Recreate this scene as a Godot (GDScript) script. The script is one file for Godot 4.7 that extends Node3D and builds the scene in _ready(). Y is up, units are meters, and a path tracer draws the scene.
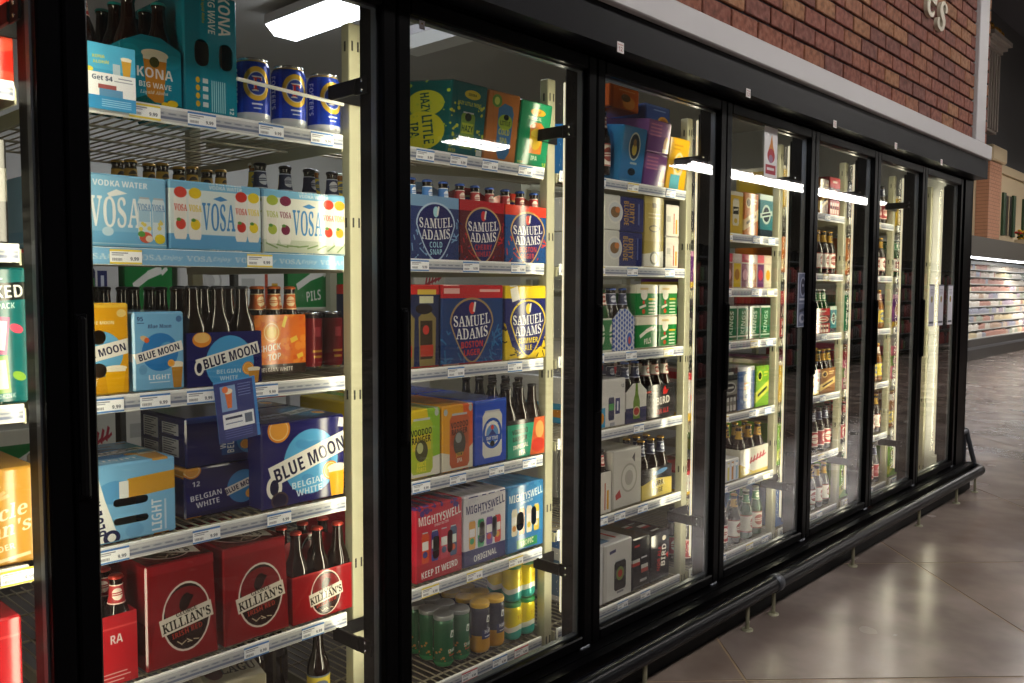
extends Node3D
# Row of glass-door beer coolers in a shop. x runs along the cooler front, y up, z out into the aisle; metres.

const EYE := Vector3(-0.578, 1.314, 1.617)
const FOCAL := 852.0            # focal length in pixels of the 1024 x 683 frame
const YAW := 0.8228
const PITCH_DOWN := 0.0623
const ROLL := 0.0043
const LEVELS := [1.70, 1.395, 1.088, 0.772, 0.465, 0.163]   # shelf heights, twelve inches apart
const LED_COLOUR := Color(1.0, 0.965, 0.83)
const LED_ENERGY := 0.25
const SHOP_ENERGY := 4.5
const EXPOSURE := 1.0

var cam_basis: Basis
var mats := {}
var meshes := {}
var uvs := {}
var used := {}
var rng := RandomNumberGenerator.new()

# ---------------------------------------------------------------- camera and light
func aim() -> void:
	var f := Vector3(sin(YAW) * cos(PITCH_DOWN), -sin(PITCH_DOWN), -cos(YAW) * cos(PITCH_DOWN))
	var r := Vector3(cos(YAW), 0, sin(YAW))
	var u := r.cross(f)
	cam_basis = Basis(r * cos(ROLL) + u * sin(ROLL), -r * sin(ROLL) + u * cos(ROLL), -f)
	var cam := Camera3D.new()
	cam.name = "camera"
	cam.fov = rad_to_deg(2.0 * atan(341.5 / FOCAL))
	cam.near = 0.05
	cam.far = 120.0
	add_child(cam)
	cam.transform = Transform3D(cam_basis, EYE)
	cam.current = true
	var env := Environment.new()
	env.background_mode = Environment.BG_COLOR
	env.background_color = Color.BLACK
	env.tonemap_mode = Environment.TONE_MAPPER_LINEAR
	env.tonemap_exposure = EXPOSURE
	env.sdfgi_enabled = true
	env.ssao_enabled = true
	env.ssil_enabled = true
	var we := WorldEnvironment.new()
	we.name = "environment"
	we.environment = env
	add_child(we)

func area(called: String, at: Vector3, towards: Vector3, up: Vector3, size: Vector2, energy: float, colour: Color, parent: Node3D) -> void:
	var l := AreaLight3D.new()
	l.name = called
	l.area_size = size
	l.light_energy = energy
	l.light_color = colour
	l.shadow_enabled = true
	l.area_range = 40.0
	l.area_attenuation = 2.0
	parent.add_child(l, true)
	l.transform = Transform3D(Basis.looking_at(towards, up), at)

# direction through a pixel of the photograph, and where it meets a plane of known depth or height
func ray(x: float, y: float) -> Vector3:
	return cam_basis * Vector3((x - 512.0) / FOCAL, (341.5 - y) / FOCAL, -1.0)
func at_z(x: float, y: float, z: float) -> Vector3:
	var d := ray(x, y)
	return EYE + d * ((z - EYE.z) / d.z)
func at_y(x: float, y: float, h: float) -> Vector3:
	var d := ray(x, y)
	return EYE + d * ((h - EYE.y) / d.y)
func px(x: float, z := -0.205) -> float:
	return at_z(x, 341.0, z).x

# ---------------------------------------------------------------- naming
func numbered(called: String) -> String:
	var n: int = used.get(called, 0)
	used[called] = n + 1
	return called if n == 0 else "%s_%03d" % [called, n]
func thing(called: String, label: String, category: String, at := Vector3.ZERO, group := "") -> Node3D:
	var o := Node3D.new()
	o.name = numbered(called)
	add_child(o)
	o.position = at
	tag(o, label, category, group)
	return o
func tag(o: Node3D, label: String, category: String, group := "") -> void:
	o.set_meta("label", label)
	o.set_meta("category", category)
	if group != "":
		o.set_meta("group", group)
func part(parent: Node3D, called: String, mesh: Mesh, mat: Material, at := Vector3.ZERO, label := "") -> MeshInstance3D:
	var o := MeshInstance3D.new()
	o.name = called
	o.mesh = mesh
	o.material_override = mat
	o.cast_shadow = GeometryInstance3D.SHADOW_CASTING_SETTING_ON
	parent.add_child(o, true)
	o.position = at
	if label != "":
		o.set_meta("label", label)
	return o
func one(called: String, mesh: Mesh, mat: Material, label: String, category: String, at := Vector3.ZERO, group := "") -> MeshInstance3D:
	var o := part(self, numbered(called), mesh, mat, at)
	tag(o, label, category, group)
	return o
func struct(called: String, mesh: Mesh, mat: Material, at := Vector3.ZERO) -> MeshInstance3D:
	var o := part(self, called, mesh, mat, at)
	o.set_meta("kind", "structure")
	return o

# ---------------------------------------------------------------- materials
func mat(key: String, colour: Color, rough := 0.6, metal := 0.0, spec := 0.5) -> StandardMaterial3D:
	if not mats.has(key):
		var m := StandardMaterial3D.new()
		m.resource_name = key
		m.albedo_color = colour
		m.roughness = rough
		m.metallic = metal
		m.metallic_specular = spec
		mats[key] = m
	return mats[key]
func noise_tex(freq: float, octaves: int, stops: Array, size := 512, seed_no := 1, kind := FastNoiseLite.TYPE_SIMPLEX_SMOOTH) -> NoiseTexture2D:
	var n := FastNoiseLite.new()
	n.seed = seed_no
	n.frequency = freq
	n.noise_type = kind
	n.fractal_octaves = octaves
	var g := Gradient.new()
	var offs := PackedFloat32Array()
	var cols := PackedColorArray()
	for s in stops:
		offs.append(s[0])
		cols.append(s[1])
	g.offsets = offs
	g.colors = cols
	var t := NoiseTexture2D.new()
	t.width = size
	t.height = size
	t.seamless = true
	t.noise = n
	t.color_ramp = g
	return t
func tri(m: StandardMaterial3D, tex: Texture2D, scale: float, world := true) -> StandardMaterial3D:
	m.albedo_texture = tex
	m.uv1_triplanar = true
	m.uv1_world_triplanar = world
	m.uv1_scale = Vector3.ONE * scale
	return m

# ---------------------------------------------------------------- mesh building
class MB:
	var v := PackedVector3Array()
	var n := PackedVector3Array()
	var u := PackedVector2Array()
	var idx := PackedInt32Array()
	func poly(p: Array, uv: Array, centre: Vector3) -> void:
		# a flat convex polygon, turned so that it faces away from centre
		var nor := Vector3.ZERO
		var mid := Vector3.ZERO
		for i in p.size():
			var a: Vector3 = p[i]
			var b: Vector3 = p[(i + 1) % p.size()]
			nor += a.cross(b)
			mid += a
		mid /= p.size()
		if nor.dot(mid - centre) < 0.0:
			p.reverse()
			uv.reverse()
			nor = -nor
		nor = nor.normalized()
		var base := v.size()
		for i in p.size():
			v.append(p[i])
			n.append(nor)
			u.append(uv[i] if i < uv.size() else Vector2.ZERO)
		for i in range(1, p.size() - 1):
			idx.append_array([base, base + i + 1, base + i])
	func box(a: Vector3, b: Vector3) -> void:
		var c := (a + b) * 0.5
		var q := []
		for i in 8:
			q.append(Vector3(b.x if i & 1 else a.x, b.y if i & 2 else a.y, b.z if i & 4 else a.z))
		for f in [[0, 1, 3, 2], [4, 5, 7, 6], [0, 1, 5, 4], [2, 3, 7, 6], [0, 2, 6, 4], [1, 3, 7, 5]]:
			poly([q[f[0]], q[f[1]], q[f[2]], q[f[3]]], [Vector2(0, 0), Vector2(1, 0), Vector2(1, 1), Vector2(0, 1)], c)
	func bar(a: Vector3, b: Vector3, r: float, sides := 6) -> void:
		# a straight round bar with capped ends
		var d := (b - a).normalized()
		var s := d.cross(Vector3.UP if absf(d.y) < 0.9 else Vector3.RIGHT).normalized()
		var t := d.cross(s)
		var base := v.size()
		for k in 2:
			for i in sides:
				var w := TAU * i / sides
				var o := s * cos(w) + t * sin(w)
				v.append((a if k == 0 else b) + o * r)
				n.append(o)
				u.append(Vector2(float(i) / sides, k))
		for i in sides:
			var j := (i + 1) % sides
			idx.append_array([base + i, base + sides + i, base + j, base + j, base + sides + i, base + sides + j])
		var ea := []
		var eb := []
		for i in sides:
			ea.append(v[base + i])
			eb.append(v[base + sides + i])
		poly(ea, [], (a + b) * 0.5)
		poly(eb, [], (a + b) * 0.5)
	func lathe(prof: Array, seg: int, rect := Rect2(0, 0, 1, 1), at := Vector3.ZERO, from_v := -1.0, to_v := -1.0) -> void:
		# profile of Vector2(radius, height) from bottom to top; u starts at the back, so the middle of the print faces +z
		var lo := from_v if from_v >= 0.0 else float(prof[0].y)
		var hi := to_v if to_v >= 0.0 else float(prof[-1].y)
		var base := v.size()
		var rows := prof.size()
		for k in rows:
			var a: Vector2 = prof[maxi(k - 1, 0)]
			var b: Vector2 = prof[mini(k + 1, rows - 1)]
			var tang := (b - a).normalized()
			for i in seg + 1:
				var w := TAU * i / seg + PI
				var o := Vector3(sin(w), 0, cos(w))
				v.append(at + o * prof[k].x + Vector3.UP * prof[k].y)
				n.append((o * tang.y - Vector3.UP * tang.x).normalized())
				u.append(rect.position + rect.size * Vector2(float(i) / seg, 1.0 - clampf((prof[k].y - lo) / maxf(hi - lo, 0.0001), 0, 1)))
		for k in rows - 1:
			for i in seg:
				var p := base + k * (seg + 1) + i
				var q := p + seg + 1
				idx.append_array([p, q, p + 1, p + 1, q, q + 1])
	func mesh() -> ArrayMesh:
		var arr := []
		arr.resize(Mesh.ARRAY_MAX)
		arr[Mesh.ARRAY_VERTEX] = v
		arr[Mesh.ARRAY_NORMAL] = n
		arr[Mesh.ARRAY_TEX_UV] = u
		arr[Mesh.ARRAY_INDEX] = idx
		var m := ArrayMesh.new()
		m.add_surface_from_arrays(Mesh.PRIMITIVE_TRIANGLES, arr)
		return m

func box_mesh(a: Vector3, b: Vector3) -> ArrayMesh:
	var m := MB.new()
	m.box(a, b)
	return m.mesh()
func sized(size: Vector3) -> ArrayMesh:
	var key := "box%s" % size
	if not meshes.has(key):
		meshes[key] = bevelled(size, minf(0.003, size[size.min_axis_index()] * 0.25))
	return meshes[key]

# a box on the ground plane (base at y 0, front at z 0, going back) with bevelled edges; print rects for front, sides and top
func bevelled(size: Vector3, c: float, front := Rect2(), side := Rect2(), top := Rect2(), centred := true, taper := 0.0, holes := []) -> ArrayMesh:
	var m := MB.new()
	var lo := -size * 0.5
	var off := Vector3.ZERO if centred else Vector3(0, size.y * 0.5, -size.z * 0.5)
	var half := size * 0.5
	var corner := {}
	for i in 8:
		var s := Vector3(1 if i & 1 else -1, 1 if i & 2 else -1, 1 if i & 4 else -1)
		for ax in 3:
			var p := s * half
			for k in 3:
				if k != ax:
					p[k] -= s[k] * c
			if taper > 0.0 and s.y > 0:
				p.x *= 1.0 - taper
				p.z *= 1.0 - taper * 1.4
			corner[[i, ax]] = p
	var where := func(face: int, p: Vector3) -> Vector2:
		var q := (p - lo) / size
		match face:
			5: return front.position + front.size * Vector2(clampf(q.x, 0.01, 0.99), clampf(1.0 - q.y, 0.01, 0.99))
			4: return front.position + front.size * Vector2(clampf(1.0 - q.x, 0.01, 0.99), clampf(1.0 - q.y, 0.01, 0.99))
			0: return side.position + side.size * Vector2(clampf(q.z, 0.01, 0.99), clampf(1.0 - q.y, 0.01, 0.99))
			1: return side.position + side.size * Vector2(clampf(1.0 - q.z, 0.01, 0.99), clampf(1.0 - q.y, 0.01, 0.99))
		return top.position + top.size * Vector2(clampf(q.x, 0.01, 0.99), clampf(q.z, 0.01, 0.99))
	for ax in 3:
		for sgn in 2:
			var face := ax * 2 + sgn
			var ring := []
			var o1 := (ax + 1) % 3
			var o2 := (ax + 2) % 3
			for q in [[0, 0], [1, 0], [1, 1], [0, 1]]:
				var i: int = (sgn << ax) | (q[0] << o1) | (q[1] << o2)
				ring.append(corner[[i, ax]])
			var uv := []
			for p in ring:
				uv.append(where.call(face, p))
			var pts := []
			for p in ring:
				pts.append(p + off)
			if face == 5 and not holes.is_empty():
				pierced(m, half, c, holes, where, off)
			else:
				m.poly(pts, uv, off)
			for q in 2:      # the bevel towards the next axis
				var ea := []
				for e in [[0, ax], [1, ax], [1, o1], [0, o1]]:
					var i: int = (sgn << ax) | (q << o1) | (e[0] << o2)
					ea.append(corner[[i, e[1]]])
				uv = []
				for p in ea:
					uv.append(where.call(face, p))
				pts = []
				for p in ea:
					pts.append(p + off)
				m.poly(pts, uv, off)
	for i in 8:
		var ca := []
		var uv := []
		for ax in 3:
			ca.append(corner[[i, ax]] + off)
			uv.append(where.call(5 if i & 4 else 4, corner[[i, ax]]))
		m.poly(ca, uv, off)
	return m.mesh()

# the front face as a grid of cells, leaving out the openings; the corner cells of an opening are cut aslant
func pierced(m: MB, half: Vector3, cut: float, holes: Array, where: Callable, off: Vector3) -> void:
	var xs := [-half.x + cut, half.x - cut]
	var ys := [-half.y + cut, half.y - cut]
	var rects := []
	for q in holes:
		var w: float = q[2] * half.x * 2.0
		var h: float = q[3] * half.y * 2.0
		var rect := Rect2((q[0] - 0.5) * half.x * 2.0 - w * 0.5, (q[1] - 0.5) * half.y * 2.0 - h * 0.5, w, h)
		rects.append(rect)
		xs.append_array([rect.position.x, rect.end.x])
		ys.append_array([rect.position.y, rect.end.y])
	xs.sort()
	ys.sort()
	var put := func(pts: Array) -> void:
		var uv := []
		var at := []
		for p2 in pts:
			var v3 := Vector3(p2.x, p2.y, half.z)
			uv.append(where.call(5, v3))
			at.append(v3 + off)
		m.poly(at, uv, off)
	for i in xs.size() - 1:
		for j in ys.size() - 1:
			var mid := Vector2((xs[i] + xs[i + 1]) * 0.5, (ys[j] + ys[j + 1]) * 0.5)
			if xs[i + 1] - xs[i] < 0.00001 or ys[j + 1] - ys[j] < 0.00001:
				continue
			var open := false
			for rect in rects:
				open = open or (rect as Rect2).has_point(mid)
			if not open:
				put.call([Vector2(xs[i], ys[j]), Vector2(xs[i + 1], ys[j]), Vector2(xs[i + 1], ys[j + 1]), Vector2(xs[i], ys[j + 1])])
	for rect in rects:
		var r2: Rect2 = rect
		var k := minf(r2.size.x, r2.size.y) * 0.5
		for a in 2:
			for b in 2:
				var corner := r2.position + r2.size * Vector2(a, b)
				var sx := -1.0 if a == 1 else 1.0
				var sy := -1.0 if b == 1 else 1.0
				var fan := [corner]
				for i in 5:
					var w := PI * 0.5 * i / 4.0
					fan.append(corner + Vector2(sx * k * (1.0 - sin(w)), sy * k * (1.0 - cos(w))))
				for i in range(1, 5):
					put.call([fan[0], fan[i], fan[i + 1]])

# ---------------------------------------------------------------- printed artwork: one computed sheet for all packages
var sheet: Image
var im: Image
var sc := 1.0
var pen := Vector2i(2, 2)
var row_h := 0
var fonts := {}

func c(s: String) -> Color:
	return Color.html(s)
func begin(pw: int, ph: int, bg: String) -> void:
	im = Image.create(pw * 2, ph * 2, false, Image.FORMAT_RGB8)
	im.fill(c(bg))
	sc = pw * 2 / 100.0
func done(called: String) -> void:
	im.shrink_x2()
	if pen.x + im.get_width() + 2 > 2048:
		pen = Vector2i(2, pen.y + row_h + 2)
		row_h = 0
	sheet.blit_rect(im, Rect2i(Vector2i.ZERO, im.get_size()), pen)
	uvs[called] = Rect2(Vector2(pen) / 2048.0, Vector2(im.get_size()) / 2048.0)
	row_h = maxi(row_h, im.get_height())
	pen.x += im.get_width() + 2
	if pen.y + row_h > 2048:
		print("print sheet is full at ", called)
func r(x: float, y: float, w: float, h: float, col: String) -> void:
	im.fill_rect(Rect2i(roundi(x * sc), roundi(y * sc), maxi(1, roundi(w * sc)), maxi(1, roundi(h * sc))), c(col))
func fill(p: PackedVector2Array, col: Color) -> void:
	# even-odd scan fill of a polygon given in pixels
	var top := INF
	var low := -INF
	for q in p:
		top = minf(top, q.y)
		low = maxf(low, q.y)
	for y in range(maxi(0, floori(top)), mini(im.get_height(), ceili(low) + 1)):
		var yy := y + 0.5
		var xs: Array[float] = []
		for i in p.size():
			var a := p[i]
			var b := p[(i + 1) % p.size()]
			if (a.y <= yy) != (b.y <= yy):
				xs.append(a.x + (yy - a.y) * (b.x - a.x) / (b.y - a.y))
		xs.sort()
		for k in range(0, xs.size() - 1, 2):
			var x0 := maxi(0, roundi(xs[k]))
			var x1 := mini(im.get_width(), roundi(xs[k + 1]))
			if x1 > x0:
				im.fill_rect(Rect2i(x0, y, x1 - x0, 1), col)
func p(flat: Array, col: String) -> void:
	var q := PackedVector2Array()
	for i in range(0, flat.size(), 2):
		q.append(Vector2(flat[i], flat[i + 1]) * sc)
	fill(q, c(col))
func e(cx: float, cy: float, rx: float, ry: float, col: String, turn := 0.0) -> void:
	var q := PackedVector2Array()
	for i in 28:
		q.append((Vector2(cx, cy) + Vector2(cos(TAU * i / 28) * rx, sin(TAU * i / 28) * ry).rotated(deg_to_rad(turn))) * sc)
	fill(q, c(col))
func rr(x: float, y: float, w: float, h: float, col: String, turn: float) -> void:
	# a rectangle about its centre, turned
	var q := PackedVector2Array()
	for s in [[-1, -1], [1, -1], [1, 1], [-1, 1]]:
		q.append((Vector2(x, y) + Vector2(s[0] * w, s[1] * h).rotated(deg_to_rad(turn)) * 0.5) * sc)
	fill(q, c(col))
# lettering: cap height h, centred on x, y; turn in degrees, width factor, slant, and how much the line bows
func t(s: String, x: float, y: float, h: float, col: String, turn := 0.0, wide := 1.0, slant := 0.0, face := "b", bow := 0.0) -> void:
	var tm := TextMesh.new()
	tm.text = s
	tm.font = fonts[face]
	tm.font_size = 64
	tm.pixel_size = 0.01
	tm.depth = 0.0
	tm.curve_step = 3.0
	if tm.get_surface_count() == 0:
		return
	var arr := tm.surface_get_arrays(0)
	var vs: PackedVector3Array = arr[Mesh.ARRAY_VERTEX]
	var ns: PackedVector3Array = arr[Mesh.ARRAY_NORMAL]
	var ix: PackedInt32Array = arr[Mesh.ARRAY_INDEX]
	var mid := tm.get_aabb().get_center()
	var half := maxf(tm.get_aabb().size.x * 0.5, 0.001)
	var k := h / 0.457
	var pts := PackedVector2Array()
	for q in vs:
		var a := Vector2((q.x - mid.x) * k * wide, -(q.y - mid.y) * k)
		a.x -= a.y * slant
		a.y += bow * h * pow((q.x - mid.x) / half, 2.0)
		pts.append((Vector2(x, y) + a.rotated(deg_to_rad(turn))) * sc)
	var ink := c(col)
	for i in range(0, ix.size(), 3):
		if ns[ix[i]].z > 0.5:
			fill(PackedVector2Array([pts[ix[i]], pts[ix[i + 1]], pts[ix[i + 2]]]), ink)
func dots(count: int, area_: Rect2, rad: float, col: String, seed_no := 3) -> void:
	var g := RandomNumberGenerator.new()
	g.seed = seed_no
	for i in count:
		var q := area_.position + area_.size * Vector2(g.randf(), g.randf())
		var s := rad * g.randf_range(0.4, 1.0)
		e(q.x, q.y, s, s, col)
func swirls(count: int, area_: Rect2, size: float, col: String, seed_no := 5) -> void:
	var g := RandomNumberGenerator.new()
	g.seed = seed_no
	for i in count:
		var q := area_.position + area_.size * Vector2(g.randf(), g.randf())
		rr(q.x, q.y, size * g.randf_range(0.5, 1.4), size * 0.22, col, g.randf_range(0, 180))
func can_print(x: float, y: float, w: float, h: float, body: String, band: String) -> void:
	r(x + w * 0.12, y, w * 0.76, h * 0.05, "b8bcc0")
	p([x + w * 0.1, y + h * 0.04, x + w * 0.9, y + h * 0.04, x + w, y + h * 0.12, x + w, y + h * 0.92, x + w * 0.9, y + h, x + w * 0.1, y + h, x, y + h * 0.92, x, y + h * 0.12], body)
	r(x + w * 0.08, y + h * 0.3, w * 0.84, h * 0.28, band)
func glass_print(x: float, y: float, w: float, h: float, beer: String) -> void:
	p([x, y, x + w, y, x + w * 0.82, y + h, x + w * 0.18, y + h], beer)
	e(x + w * 0.5, y + h * 0.04, w * 0.55, h * 0.1, "f4ead0")
	r(x + w * 0.02, y + h * 0.06, w * 0.96, h * 0.1, "f4ead0")
func slice_print(x: float, y: float, s: float) -> void:
	e(x, y, s, s, "e8902a")
	e(x, y, s * 0.84, s * 0.84, "f6d89a")
	e(x, y, s * 0.76, s * 0.76, "e9a23c")
func moon(x: float, y: float, s: float, bx: float, by: float, w: float, h: float, turn: float, blue: String, cap: float) -> void:
	# blue disc with the slanted white banner and its wordmark
	e(x, y, s, s, blue)
	e(x + s * 0.3, y - s * 0.35, s * 0.3, s * 0.16, "5da4d6", -20)
	rr(bx, by, w, h, "f2efe6", turn)
	t("BLUE MOON", bx, by, cap * 1.12, "12143a", turn, 0.82)
func shield(x: float, y: float, s: float, line: String, body: String) -> void:
	for k in 2:
		var z := s * (1.0 if k == 0 else 0.93)
		var q := []
		for i in 17:
			var w := PI * i / 16.0
			q.append_array([x - cos(w) * z * 0.92, y - z * 0.2 - sin(w) * z * 0.74])
		for i in 15:
			var w := float(i + 1) / 16.0
			q.append_array([x + z * 0.92 * (1.0 - 2.0 * w), y - z * 0.2 + z * 1.24 * (1.0 - pow(absf(1.0 - 2.0 * w), 1.8))])
		p(q, line if k == 0 else body)
func adams(x: float, y: float, s: float, line: String, one_: String, two: String, ink: String) -> void:
	shield(x, y, s, line, "1a2060")
	e(x, y - s * 0.62, s * 0.13, s * 0.18, ink)
	rr(x + s * 0.1, y - s * 0.66, s * 0.08, s * 0.3, "e8e4dc", 12)
	t("SAMUEL", x, y - s * 0.24, s * 0.32, "f4f3ee", -3, 0.8, 0.0, "s", -0.15)
	t("ADAMS", x, y + s * 0.14, s * 0.32, "f4f3ee", -3, 0.8, 0.0, "s", -0.15)
	t(one_, x, y + s * 0.46, s * 0.19, ink, -2, 0.9)
	t(two, x, y + s * 0.7, s * 0.18, ink, -2, 0.9)
func killian(x: float, y: float, rx: float, ry: float, cap: float, turn: float) -> void:
	e(x, y, rx, ry, "d8cfc0")
	e(x, y, rx * 0.93, ry * 0.94, "2a120e")
	e(x, y - ry * 0.25, rx * 0.88, ry * 0.6, "741318")
	e(x - rx * 0.05, y - ry * 0.42, rx * 0.22, ry * 0.26, "2a120e", 20)
	rr(x + rx * 0.12, y - ry * 0.55, rx * 0.34, ry * 0.14, "2a120e", 30)
	t("IRISH RED", x, y + ry * 0.42, cap * 0.55, "a83020", turn, 0.9)
	swirls(5, Rect2(x - rx * 0.5, y + ry * 0.62, rx, ry * 0.15), rx * 0.2, "b8ae90")
	rr(x, y + ry * 0.06, rx * 2.16, cap * 1.75, "d9d2c2", turn)
	t("KILLIAN'S", x, y + ry * 0.1, cap, "1c1714", turn, 0.72, 0.0, "s")
	t("GEORGE", x, y - ry * 0.14, cap * 0.42, "1c1714", turn, 0.9, 0.0, "s")
func mighty(bg: String, low: String, ink: String, word: String, cans: Array, dark: String) -> void:
	begin(190, 220, bg)
	r(0, 88, 100, 28, low)
	r(0, 0, 100, 4, low)
	dots(14, Rect2(0, 0, 100, 12), 5, dark, 11)
	t("MIGHTYSWELL", 51, 22, 13, ink, -4, 0.72, 0.0, "b", -0.2)
	t("SPIKED SELTZER", 54, 32, 3.6, ink, -4, 0.8)
	for k in 4:
		can_print(12 + k * 20, 40, 15, 47, cans[k], "e8e4e0")
		e(19 + k * 20, 74, 5, 5, cans[(k + 1) % 4])
	t(word, 50, 102, 10, "f6f4ee", -4, 0.8)

func paint() -> void:
	for f in [["b", "Droid Sans", 700], ["n", "Droid Sans", 400], ["s", "Droid Serif", 700]]:
		var sf := SystemFont.new()
		sf.font_names = PackedStringArray([f[1]])
		sf.font_weight = f[2]
		fonts[f[0]] = sf
	sheet = Image.create(2048, 2048, false, Image.FORMAT_RGB8)
	sheet.fill(c("808080"))
	# --- first bay
	begin(200, 244, "128aa2")
	r(0, 0, 100, 12, "0e7c94")
	e(20, 30, 14, 9, "1a9ab2", 20)
	e(84, 40, 16, 12, "1a9ab2", -20)
	glass_print(36, 28, 40, 86, "c98526")
	e(55, 45, 8, 9, "4a4a20")
	p([0, 122, 0, 108, 14, 98, 24, 112, 40, 104, 60, 118, 78, 106, 100, 116, 100, 122], "0c5c58")
	t("KONA", 56, 64, 17, "f2efe8", 0, 0.9)
	t("BIG WAVE", 56, 85, 9, "f2efe8", 0, 0.9)
	t("Liquid Aloha", 54, 98, 5.5, "e6e4dc", -3, 0.9, 0.25, "s")
	e(84, 112, 9, 6, "e8c420")
	e(72, 116, 7, 5, "e8c420")
	done("kona_six")
	begin(150, 300, "13869e")
	r(0, 0, 30, 200, "10798f")
	t("KONA", 76, 32, 22, "eceae4", 90, 0.8)
	t("BIG WAVE", 52, 32, 13, "eceae4", 90, 0.8)
	t("Liquid Aloha", 36, 32, 5, "c8a02c", 90, 0.9)
	for k in 4:
		e(25, 145 + k * 13, 4, 5, "d0a428")
		r(34, 141 + k * 13, 10, 8, "cfd6d4")
	for k in 7:
		r(50 + k * 4, 142, 2, 52, "9fd0d8")
	t("12", 88, 188, 8, "f2f0ea", 90)
	done("kona_twelve")
	begin(256, 144, "1838a6")
	for k in 6:
		r(k * 17, 0, 3, 50, "1f49c4")
	for k in [50, 0, 100]:
		e(k, 22, 13, 16, "d9b03a")
		e(k, 22, 9.5, 11.5, "d8d4d0")
		e(k, 22, 8.5, 10.5, "2b46a8")
		t("F", k, 22, 14, "e8e6e0", 0, 0.9, 0.0, "s")
		t("F", k, 22, 11, "c22a30", 0, 0.9, 0.0, "s")
		rr(k, 41, 10, 1.6, "dfe2ee", 0)
		rr(k, 45, 7, 1.2, "dfe2ee", 0)
	for k in [27, 77]:
		t("FOSTER'S", k, 24, 6, "e6e8f0", 90, 0.9)
	r(0, 49, 100, 8, "c2c6cc")
	r(0, 0, 100, 1.4, "caa94a")
	done("blue_can")
	begin(240, 154, "88c2e6")
	r(0, 50, 100, 15, "74b6e0")
	t("VODKA WATER", 58, 8, 5, "f0f6fa", 0, 1.0)
	t("VOSA", 53, 33, 26, "f4f8f6", 0, 0.44, 0.0, "s")
	p([46, 17, 54, 13, 64, 16, 56, 18, 48, 20], "f4f8f6")
	e(46, 50, 5, 4, "c4e2f2")
	for k in 2:
		can_print(73 + k * 13, 18, 12, 38, "d8e8f0", "a8cce4")
		t("VOSA", 79 + k * 13, 27, 6, "5a86b8", 0, 0.5, 0.0, "s")
	dots(10, Rect2(73, 38, 24, 10), 2.0, "e7d46a", 4)
	e(80, 54, 6, 5, "d8604a")
	e(83, 55, 3.4, 3, "f0d8c0")
	e(76, 51, 3.4, 2.6, "5c9a48")
	e(93, 55, 5, 4.4, "e4cf2c")
	r(0, 60, 100, 1, "a8d2ea")
	done("water_blue")
	for v in 2:
		begin(240, 154, "dbeaea" if v == 0 else "e8ebe0")
		r(0, 0, 100, 8, "7fbce0")
		if v == 0:
			r(0, 49, 100, 16, "64a8d8")
		else:
			r(0, 50, 100, 16, "c6d0bc")
			for k in 8:
				rr(10 + k * 12, 56, 14, 1.4, "7d9a60", 20 - k * 9)
		t("VODKA WATER", 60, 4.4, 3.4, "e6f0f4", 0, 1.1)
		var f0 := ["d24a3c", "e6c62a", "c83a30", "e8cf30"] if v == 0 else ["a6b848", "7a2a48", "d8402c", "ecae30"]
		var xs := [5, 20, 70, 84] if v == 0 else [4, 19, 71, 85]
		for k in 4:
			can_print(xs[k], 12, 13, 42, "f0efe8", "ece8e0")
			e(xs[k] + 7, 11, 6.5, 5, f0[k])
			e(xs[k] + 7, 40, 5, 5, f0[k])
			e(xs[k] + 5, 36, 2.4, 1.6, "5a9040")
			t("VOSA", xs[k] + 7, 25, 6, f0[k], 0, 0.55, 0.0, "s")
		t("VOSA", 52, 32, 25, "4a8cc8", 0, 0.36, 0.0, "s")
		p([46, 15, 54, 12, 62, 15, 54, 17], "4a8cc8")
		done("water_fruit_%d" % v)
	begin(150, 240, "dca016")
	r(0, 0, 100, 8, "e8bc3c")
	t("BLUE MOON", 54, 34, 6, "f6ead0", 0, 0.9)
	e(88, 18, 8, 7, "efd080")
	moon(50, 88, 40, 52, 86, 120, 26, -13, "6ab0da", 11.5)
	glass_print(58, 112, 36, 50, "ecb010")
	t("MANGO", 30, 128, 9, "f6ead0", 0, 0.8)
	t("WHEAT", 30, 139, 9, "f6ead0", 0, 0.8)
	r(14, 148, 30, 2, "f6ead0")
	r(14, 153, 30, 2, "f6ead0")
	done("moon_mango")
	begin(180, 268, "78b4de")
	r(0, 0, 100, 4, "a4cfea")
	t("95", 14, 13, 8, "28406a")
	r(8, 20, 14, 1.6, "3e5c88")
	t("Blue Moon", 52, 27, 7, "2c3c66", 0, 0.9, 0.1, "s")
	e(90, 14, 6, 6, "4a74a4")
	moon(52, 76, 36, 50, 76, 96, 19, -14, "2d7cc0", 11)
	e(22, 50, 9, 5, "e0c090", 25)
	e(26, 53, 5, 5, "d8602a")
	e(18, 108, 8, 9, "6aa2cc")
	glass_print(73, 98, 24, 50, "bf8a34")
	slice_print(73, 98, 7)
	t("LIGHT", 50, 123, 9, "e8f0f6", 0, 1.2)
	r(30, 132, 40, 1.6, "cfe2f0")
	done("moon_light")
	begin(240, 156, "1c1e5c")
	e(20, 9, 12, 9, "e08c2c")
	e(20, 7, 10, 6, "efc070")
	e(56, 38, 32, 33, "4a9fd8")
	e(66, 24, 10, 5, "6db6e2", -20)
	rr(54, 30, 84, 15, "f0ede4", -13)
	t("BLUE MOON", 57, 30, 11.5, "12143a", -13, 0.78)
	e(16, 42, 6, 9, "f0ede4")
	e(16, 42, 3.4, 6, "181a3c")
	t("BELGIAN", 54, 48, 5, "c8e0f0", 0, 1.1)
	t("WHITE", 54, 56, 5, "c8e0f0", 0, 1.1)
	slice_print(80, 46, 8)
	glass_print(80, 46, 16, 22, "c48a2e")
	done("moon_six")
	begin(200, 190, "dc6c18")
	dots(40, Rect2(0, 0, 100, 78), 7, "e8862a", 8)
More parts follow.
